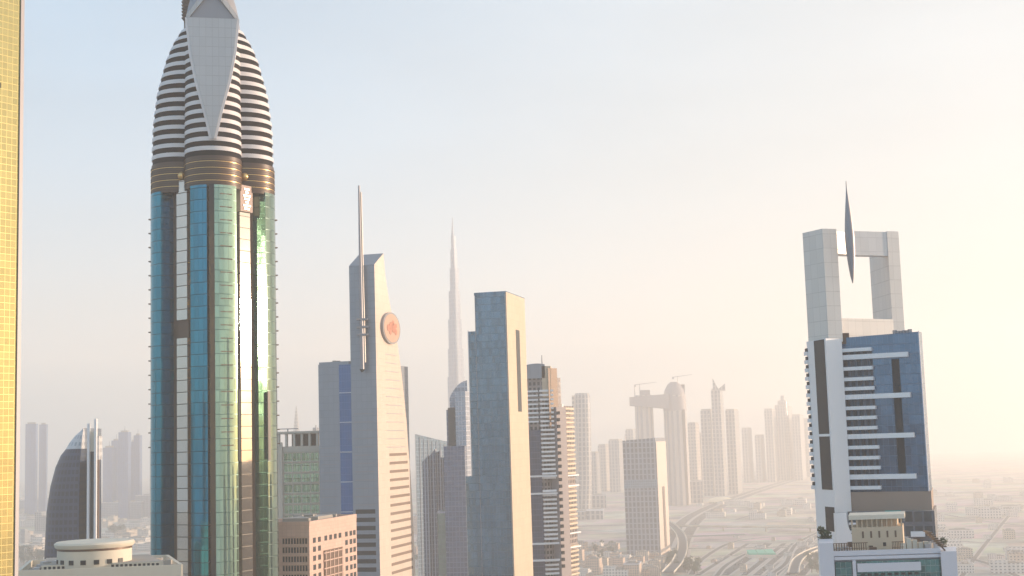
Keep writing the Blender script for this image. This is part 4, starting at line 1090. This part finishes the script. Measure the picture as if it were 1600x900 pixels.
# elevated loop ramp and a viaduct
def piers(o, pts, h, step, wd):
    k = 0
    for i in range(step, len(pts) - 1, step):
        x_, y_ = pts[i]; MB().tube((x_, y_, 0), (x_, y_, h[i] - .9 if isinstance(h, list) else h - .9), 1.4, 1.4, 8).build('pier', M['concrete'], o); k += 1
        if k > 12: break
def viaduct(name, label, pts, wd, h):
    o = thing(name, label, 'viaduct', pts[len(pts) // 2])
    r_ = ribbon('deck', pts, wd, h, M['concrete'], 1.4, False); r_.parent = o; r_.data.transform(Matrix.Translation((-o.location.x, -o.location.y, 0))); ORG[r_.name] = ORG[o.name]
    r2 = ribbon('carriageway', pts, wd - 4, h + .04, M['asphalt'], 0, False); r2.parent = o; r2.data.transform(Matrix.Translation((-o.location.x, -o.location.y, 0)))
    for s in (-1, 1):
        pp = []
        for i, p in enumerate(pts):
            a, b = pts[max(0, i - 1)], pts[min(len(pts) - 1, i + 1)]; L = math.hypot(b[0] - a[0], b[1] - a[1])
            pp.append((p[0] - (b[1] - a[1]) / L * wd / 2 * s, p[1] + (b[0] - a[0]) / L * wd / 2 * s))
        r3 = ribbon('barrier', pp, .8, h + 1.4, M['cream'], 1.6, False); r3.parent = o; r3.data.transform(Matrix.Translation((-o.location.x, -o.location.y, 0)))
    piers(o, pts, h, 6, wd)
viaduct('loop_ramp', 'pale curved ramp sweeping round right of the grey office tower', spline([G(1044, 905), G(1060, 885), G(1067, 862), G(1063, 842), G(1048, 826), G(1030, 818), G(1010, 816)]), 16, 9)
viaduct('curved_ramp', 'pale curved ramp meeting the left pillar of the foreground building', spline([G(1240, 905), G(1246, 885), G(1262, 872), G(1290, 862), G(1330, 858)]), 14, 8)
viaduct('flyover', 'long straight flyover crossing the plain behind the loop ramp', [lerp(G(1066, 829), G(1290, 832), i / 20) for i in range(21)], 18, 9)

# diagonal slip roads and site tracks
for i, (pa, w_) in enumerate((([(1080, 898), (1100, 872), (1150, 846), (1230, 838), (1300, 836)], 9), ([(1120, 900), (1140, 880), (1190, 858), (1290, 848)], 8),
                              ([(1150, 812), (1200, 800), (1280, 792)], 12), ([(1200, 900), (1228, 880), (1245, 850), (1290, 826)], 8),
                              ([(1456, 800), (1520, 812), (1600, 822)], 10), ([(1495, 868), (1540, 880), (1600, 905)], 10), ([(1452, 776), (1530, 774), (1602, 775)], 16),
                              ([(1470, 842), (1530, 848), (1602, 846)], 9), ([(1500, 905), (1540, 850), (1590, 790)], 8),
                              ([(30, 856), (78, 842)], 12), ([(156, 838), (242, 824)], 12), ([(640, 850), (700, 838), (735, 836)], 12))):
    pp = spline([G(*q) for q in pa], 8)
    ribbon('slip_road', pp, w_ + 4, .34 + i * .004, M['concrete']); ribbon('slip_road', pp, w_ - 2, .42 + i * .004, M['asphalt'])
# metro shell and green roofed shed
x_, y_ = G(1126, 786)
o = thing('station_shell', 'bright golden shell shaped station roof beside the highway', 'station', (x_, y_))
rg = []
for i in range(13):
    t_ = -1 + 2 * i / 12; r_ = math.sqrt(max(0, 1 - t_ * t_)) + .02
    rg.append([(x_ + t_ * 38 * math.cos(.2) - 18 * r_ * math.cos(a) * math.sin(.2), y_ + t_ * 38 * math.sin(.2) + 18 * r_ * math.cos(a) * math.cos(.2), 3 + 14 * r_ * math.sin(a)) for a in [PI * j / 10 for j in range(11)]])
MB().loft(rg, closed=False).build('shell_roof', solid('champagne_metal', (.85, .74, .52), .35, metal=.5), o)
MB().prism([(x_ - 32, y_ - 10), (x_ + 32, y_ - 6), (x_ + 32, y_ + 10), (x_ - 32, y_ + 8)], 0, 4).build('platform_wall', [M['concrete'], M['roof']], o)
MB().slab((x_ - 34, y_ - 13), (x_ + 30, y_ - 11), 0, 1, 1, 3).build('glass_strip', M['dark'], o)
a, b = G(1170, 872), G(1213, 872)
o = thing('green_roof_shed', 'long low shed with a bright green roof beside the crossing roads', 'shed', a)
MB().prism([a, b, (b[0], b[1] + 30), (a[0], a[1] + 30)], 0, 5).build('wall', [M['cream'], M['roof']], o)
mr = solid('bright_green_sheet', (.06, .50, .32), .5); mb = MB()
for k in range(3): mb.prism([lerp(a, b, k / 3 + .01), lerp(a, b, k / 3 + .32), (lerp(a, b, k / 3 + .32)[0], b[1] + 30), (lerp(a, b, k / 3 + .01)[0], b[1] + 30)], 5, [7, 7, 11, 11], top_mi=0)
mb.build('roof', mr, o)

# ================================================================== low rise blocks on the plain
def lowrise(w_, d_, h_, seed, wall, style):
    """returns (walls, roof, gear) mesh builders centred at the origin"""
    rnd = random.Random(seed); a = [(-w_ / 2, -d_ / 2), (w_ / 2, -d_ / 2), (w_ / 2, d_ / 2), (-w_ / 2, d_ / 2)]
    mb = MB().prism(a, 0, h_)
    if style == 1: mb.prism([(-w_ / 2, -d_ / 2), (0, -d_ / 2), (0, d_ / 2), (-w_ / 2, d_ / 2)], h_, h_ * 1.4)
    for i in range(4): mb.slab(a[i], a[(i + 1) % 4], .1, .4, h_, h_ + .9)
    g_ = MB(); g_.box(-w_ * .1, -d_ * .2, h_, w_ * .25, d_ * .2, h_ + 3)
    g_.box(w_ * .2, -d_ * .1, h_, w_ * .38, d_ * .12, h_ + 1.7); g_.box(-w_ * .28, -d_ * .12, h_, -w_ * .05, d_ * .06, h_ + 2.1)
    return mb, g_
WM = [facade('lowrise_sand', (.62, .52, .42), (.16, .14, .13), 3.3, 3.4, .45, .5, metal=.2, grough=.3, tilt=0, var=.4),
      facade('lowrise_white', (.74, .70, .66), (.18, .18, .20), 3.3, 3.8, .5, .5, metal=.2, grough=.3, tilt=0, var=.4),
      facade('lowrise_peach', (.66, .49, .38), (.14, .12, .12), 3.3, 3.0, .45, .55, metal=.2, grough=.3, tilt=0, var=.4),
      facade('lowrise_grey', (.40, .40, .42), (.12, .14, .18), 3.6, 4.2, .7, .6, metal=.4, grough=.25, tilt=0, var=.4)]
protos = []
for k, (w_, d_, h_, m, st) in enumerate(((22, 16, 14, 0, 0), (30, 18, 10, 1, 1), (18, 18, 20, 2, 0), (40, 22, 9, 1, 0), (26, 14, 26, 3, 1), (16, 14, 8, 2, 0))):
    wb, gb = lowrise(w_, d_, h_, k, m, st)
    pw, pg = wb.build('wall', [WM[m], M['roof']]), gb.build('roof_plant', M['roof'])
    protos.append((pw, pg))
used = set()
def place(k, x_, y_, sc_, rz, label, group, cat='building'):
    pw, pg = protos[k]
    o = thing('low_building', label, cat, (x_, y_), group); o.rotation_euler.z = rz; o.scale = sc_
    if k in used: pw, pg = pw.copy(), pg.copy(); COL.objects.link(pw); COL.objects.link(pg)
    used.add(k); pw.parent = o; pg.parent = o
rnd = random.Random(21)
KIND = ['sand coloured', 'white', 'peach', 'long white', 'tall grey', 'small peach']
def scatter(n, xa, xb, ya, yb, where, ks, avoid=(), smin=.7, smax=1.4):
    c = 0; tries = 0; pts = []
    while c < n and tries < n * 40:
        tries += 1
        px_, py_ = rnd.uniform(xa, xb), rnd.uniform(ya, yb); x_, y_ = G(px_, py_)
        if any(a[0] < px_ < a[2] and a[1] < py_ < a[3] for a in avoid): continue
        if any(math.hypot(x_ - q[0], y_ - q[1]) < 30 for q in pts): continue
        pts.append((x_, y_)); k = rnd.choice(ks); s = rnd.uniform(smin, smax)
        place(k, x_, y_, (s, s, s * rnd.uniform(.8, 1.2)), R(-15) + rnd.choice((0, PI / 2)), f'{KIND[k]} low building {where}', f'{KIND[k]} low buildings {where}')
        c += 1
scatter(34, 900, 1012, 856, 905, 'left of the grey office tower', (0, 2, 5, 1, 5), avoid=((968, 800, 1045, 874),), smax=1.1)
scatter(12, 645, 735, 800, 905, 'between the silver tower and the slab', (0, 3, 2, 4), smax=1.6)
scatter(26, 30, 76, 775, 880, 'between the gold tower and the curved tower', (0, 3, 1, 4), smax=1.8)
scatter(34, 158, 242, 812, 860, 'between the curved tower and the teal tower', (0, 3, 1, 3), smax=1.5)
scatter(40, 1458, 1600, 745, 900, 'on the pale plain right of the portal tower', (1, 3, 0), smin=.6, smax=1.5)
scatter(22, 1085, 1275, 786, 815, 'on the plain beyond the flyover', (1, 3, 0), smin=.6, smax=1.3)
scatter(18, 1095, 1270, 840, 900, 'between the roads of the interchange', (1, 5, 0, 3), smin=.3, smax=.6)
scatter(8, 1010, 1040, 872, 900, 'at the foot of the grey office tower', (0, 5), smin=.5, smax=.9)
for i, (pw, pg) in enumerate(protos):
    if i not in used: place(i, *G(1500 + i * 20, 800), (.5, .5, .5), 0, f'{KIND[i]} low building alone on the far plain', f'{KIND[i]} low building on the far plain')
# larger named blocks
def block(name, label, xl, xr, base, top, mat, depth=60):
    a, b = G(xl, base), G(xr, base); D_ = a[1]
    pl = [a, (b[0], a[1] - 4), (b[0] + 6, a[1] + depth), (a[0] + 6, a[1] + depth)]
    o = thing(name, label, 'building', a); zt = Z(xl, top, D_)
    MB().prism(pl, 0, zt).build('wall', [mat, M['roof']], o)
    roofgear(o, pl, zt, h=4)
    return o, pl, zt
M['mall'] = facade('blue_grey_mall', (.26, .29, .36), (.13, .16, .23), 5, 8, .8, .6, metal=.3, grough=.3, tilt=0, var=.3)
block('wide_block', 'wide low blue grey block at left below the blue hazy cluster', 157, 212, 812, 786, M['mall'])
block('wide_block', 'taller dark block at the right end, touching the teal tower edge', 211, 246, 810, 775, M['mall'])
block('wide_block', 'low bluish block between gold tower and curved tower', 30, 78, 798, 782, M['mall'])
o, pl, zt = block('framed_block', 'grey block with a pale frame right of the peach balcony tower', 917, 944, 812, 798, M['hazeA'])
MB().slab(pl[0], pl[1], 1.5, 3, zt - 1, zt + 3).build('frame_top', M['white'], o); MB().slab(lerp(pl[0], pl[1], .96), pl[1], 1.5, 3, 0, zt - 1).build('frame_side', M['white'], o)
block('plain_block', 'grey green block behind the pale framed block', 920, 948, 794, 775, M['hazeA'])
block('plain_block', 'low grey block hard against the peach balcony tower', 896, 916, 812, 800, M['hazeB'])
block('plain_block', 'flat block right beside the foot of the twin towers', 1078, 1100, 786, 752, M['hazeA'])
block('terrace_block', 'peach terraced block nearest the foot of the grey office tower', 975, 1000, 905, 882, WM[2], 30)
block('terrace_block', 'low peach roofed block at the frame bottom left of the slab tower', 690, 730, 912, 895, WM[2], 20)
block('terrace_block', 'pinkish mid height block peeping right of the silver tower', 645, 656, 835, 806, WM[2], 30)

# ================================================================== trees and cars on the plain
def tree_proto(seed):
    rnd_ = random.Random(seed); mb = MB()
    for k in range(5):
        c = (rnd_.uniform(-2, 2), rnd_.uniform(-2, 2), rnd_.uniform(4.5, 8)); lb = leafball(rnd_.uniform(1.8, 2.8), 45, seed * 9 + k)
        n0 = len(mb.v); mb.v += [(v[0] + c[0], v[1] + c[1], v[2] + c[2]) for v in lb.v]; mb.f += [tuple(i + n0 for i in f) for f in lb.f]
        mb.uv += lb.uv; mb.mi += lb.mi; mb.sm += lb.sm
    t_ = MB().tube((0, 0, 0), (.2, .1, 5.5), .45, .2, 6)
    for a in (.5, 2.6, 4.6): t_.tube((.1, .05, 3), (2 * math.cos(a), 2 * math.sin(a), 5.6), .2, .08, 5)
    return mb.build('crown', M['leaf']), t_.build('trunk', M['bark'])
tp = [tree_proto(s) for s in (1, 2, 3)]; tu = set()
def tree(x_, y_, s, label, group):
    k = rnd.randrange(3); c, t_ = tp[k]
    o = thing('street_tree', label, 'tree', (x_, y_), group); o.scale = (s, s, s * rnd.uniform(.8, 1.1)); o.rotation_euler.z = rnd.uniform(0, 6)
    if k in tu: c, t_ = c.copy(), t_.copy(); COL.objects.link(c); COL.objects.link(t_)
    tu.add(k); c.parent = o; t_.parent = o
def trees(n, xa, xb, ya, yb, label, group, s=1.5):
    for i in range(n): tree(*G(rnd.uniform(xa, xb), rnd.uniform(ya, yb)), s * rnd.uniform(.7, 1.3), label, group)
trees(22, 170, 205, 832, 842, 'dark green tree in the clump between curved and teal towers', 'trees between the curved and teal towers', 1.9)
trees(26, 32, 70, 862, 884, 'dark tree in the clump at lower left beside the gold tower', 'trees beside the gold tower', 1.8)
trees(14, 1045, 1058, 862, 890, 'tree inside the loop ramp', 'trees inside the loop ramp', 1.4)
trees(16, 1070, 1092, 882, 898, 'tree right of the loop ramp', 'trees right of the loop ramp', 1.3)
trees(18, 905, 965, 850, 880, 'tree among the low buildings left of the grey office tower', 'trees among the low buildings', 1.3)
trees(14, 650, 690, 850, 890, 'tree right of the silver tower foot', 'trees right of the silver tower', 1.6)
trees(14, 1262, 1280, 874, 896, 'tree in the bend of the right hand ramp', 'trees in the ramp bend', 1.3)
gv = MB()
for (xa, ya, w_, d_) in ((1072, 890, 46, 60), (1052, 868, 22, 60), (1270, 886, 30, 60), (1235, 862, 60, 30)):
    x_, y_ = G(xa, ya); gv.face([(x_ + w_ * .5 * math.cos(i * PI / 8), y_ + d_ * .5 * math.sin(i * PI / 8), .03) for i in range(16)])
tag(gv.build('lawn', solid('dry_lawn', (.14, .15, .07), .9, var=.3, streak=False, scale=.03)), kind='structure')

def car_proto(col, seed):
    b = MB().prism([(-2.2, -.9), (2.2, -.9), (2.2, .9), (-2.2, .9)], .35, .95, bottom=True, top_mi=0)
    cab = MB().loft([[(-1.5, -.85, .95), (1.1, -.85, .95), (1.1, .85, .95), (-1.5, .85, .95)], [(-1.1, -.7, 1.5), (.5, -.7, 1.5), (.5, .7, 1.5), (-1.1, .7, 1.5)]], smooth=False)
    o = b.build('body', col); c = cab.build('cabin', M['dark']); ws = []
    for x in (-1.4, 1.4):
        for y in (-.9, .9): ws.append(MB().tube((x, y - .1, .35), (x, y + .1, .35), .35, .35, 10).build('wheel', M['dark']))
    return [o, c] + ws
cols = {'white': solid('car_white', (.8, .8, .8), .3, var=.02), 'dark': solid('car_dark', (.05, .05, .06), .3, var=.02), 'silver': solid('car_silver', (.5, .5, .52), .3, metal=.6, var=.02)}
cp = {k: car_proto(v, 1) for k, v in cols.items()}; cu = set()
def car(x_, y_, z_, hd, where):
    k = rnd.choice(list(cp)); parts = cp[k]
    o = thing('car', f'tiny {k} car {where}', 'car', (x_, y_, z_), f'{k} cars {where}'); o.rotation_euler.z = hd
    if k in cu: parts = [p.copy() for p in parts]; [COL.objects.link(p) for p in parts]
    cu.add(k)
    for p in parts: p.parent = o
for i in range(70):
    j = rnd.uniform(2, len(hw_pts) - 14); a = hw_pts[int(j)]; b = hw_pts[int(j) + 1]; L = math.hypot(b[0] - a[0], b[1] - a[1]); s = rnd.choice((-1, 1)); of = s * rnd.uniform(7, 24)
    p = lerp(a, b, j % 1); car(p[0] - (b[1] - a[1]) / L * of, p[1] + (b[0] - a[0]) / L * of, .17, math.atan2(b[1] - a[1], b[0] - a[0]), 'on the highway')
for i, (s_, w_) in enumerate(grid):
    for j in range(10):
        p = lerp(*s_, rnd.uniform(.02, .7)); car(p[0] + rnd.uniform(-.3, .3) * w_, p[1], .14, R(73), 'on the roads crossing the plain')

# ================================================================== unseen towers outside the frame, added to darken the teal glass reflections
for (x_, y_, w_, d_, h_, m, lb) in ((-430, 330, 34, 30, 205, 'greyblue', 'unseen blue glass tower outside the left edge, added for the teal tower reflections'),
                                   (-500, 470, 30, 40, 230, 'darkcurve', 'unseen dark tower outside the left edge, added for the teal tower reflections'),
                                   (-330, 60, 36, 30, 215, 'ribbed', 'unseen dark ribbed tower left of the viewpoint, added for the teal tower reflections'),
                                   (-250, -120, 40, 30, 190, 'brown', 'unseen bronze tower behind the viewpoint, added for the teal tower reflections'),
                                   (300, 500, 34, 46, 173, 'brown', 'unseen brown block outside the right edge, added for the teal tower reflections'),
                                   (290, 400, 34, 40, 168, 'violet', 'unseen violet block added for reflections, outside the right edge beside the brown one'),
                                   (330, 590, 34, 40, 164, 'ribbed', 'unseen dark ribbed block added for reflections, outside the right edge behind the brown one'),
                                   (250, 120, 40, 34, 168, 'ribbed', 'unseen ribbed block right of the viewpoint, added for the teal tower reflections')):
    o = thing('reflection_tower', lb, 'building', (x_, y_))
    pl = [(x_ - w_ / 2, y_ - d_ / 2), (x_ + w_ / 2, y_ - d_ / 2), (x_ + w_ / 2, y_ + d_ / 2), (x_ - w_ / 2, y_ + d_ / 2)]
    MB().prism(pl, 0, h_).build('wall', [M[m], M['roof']], o)
    MB().prism(inset(pl, 6), h_, h_ + 5).build('roof_plant', M['roof'], o)
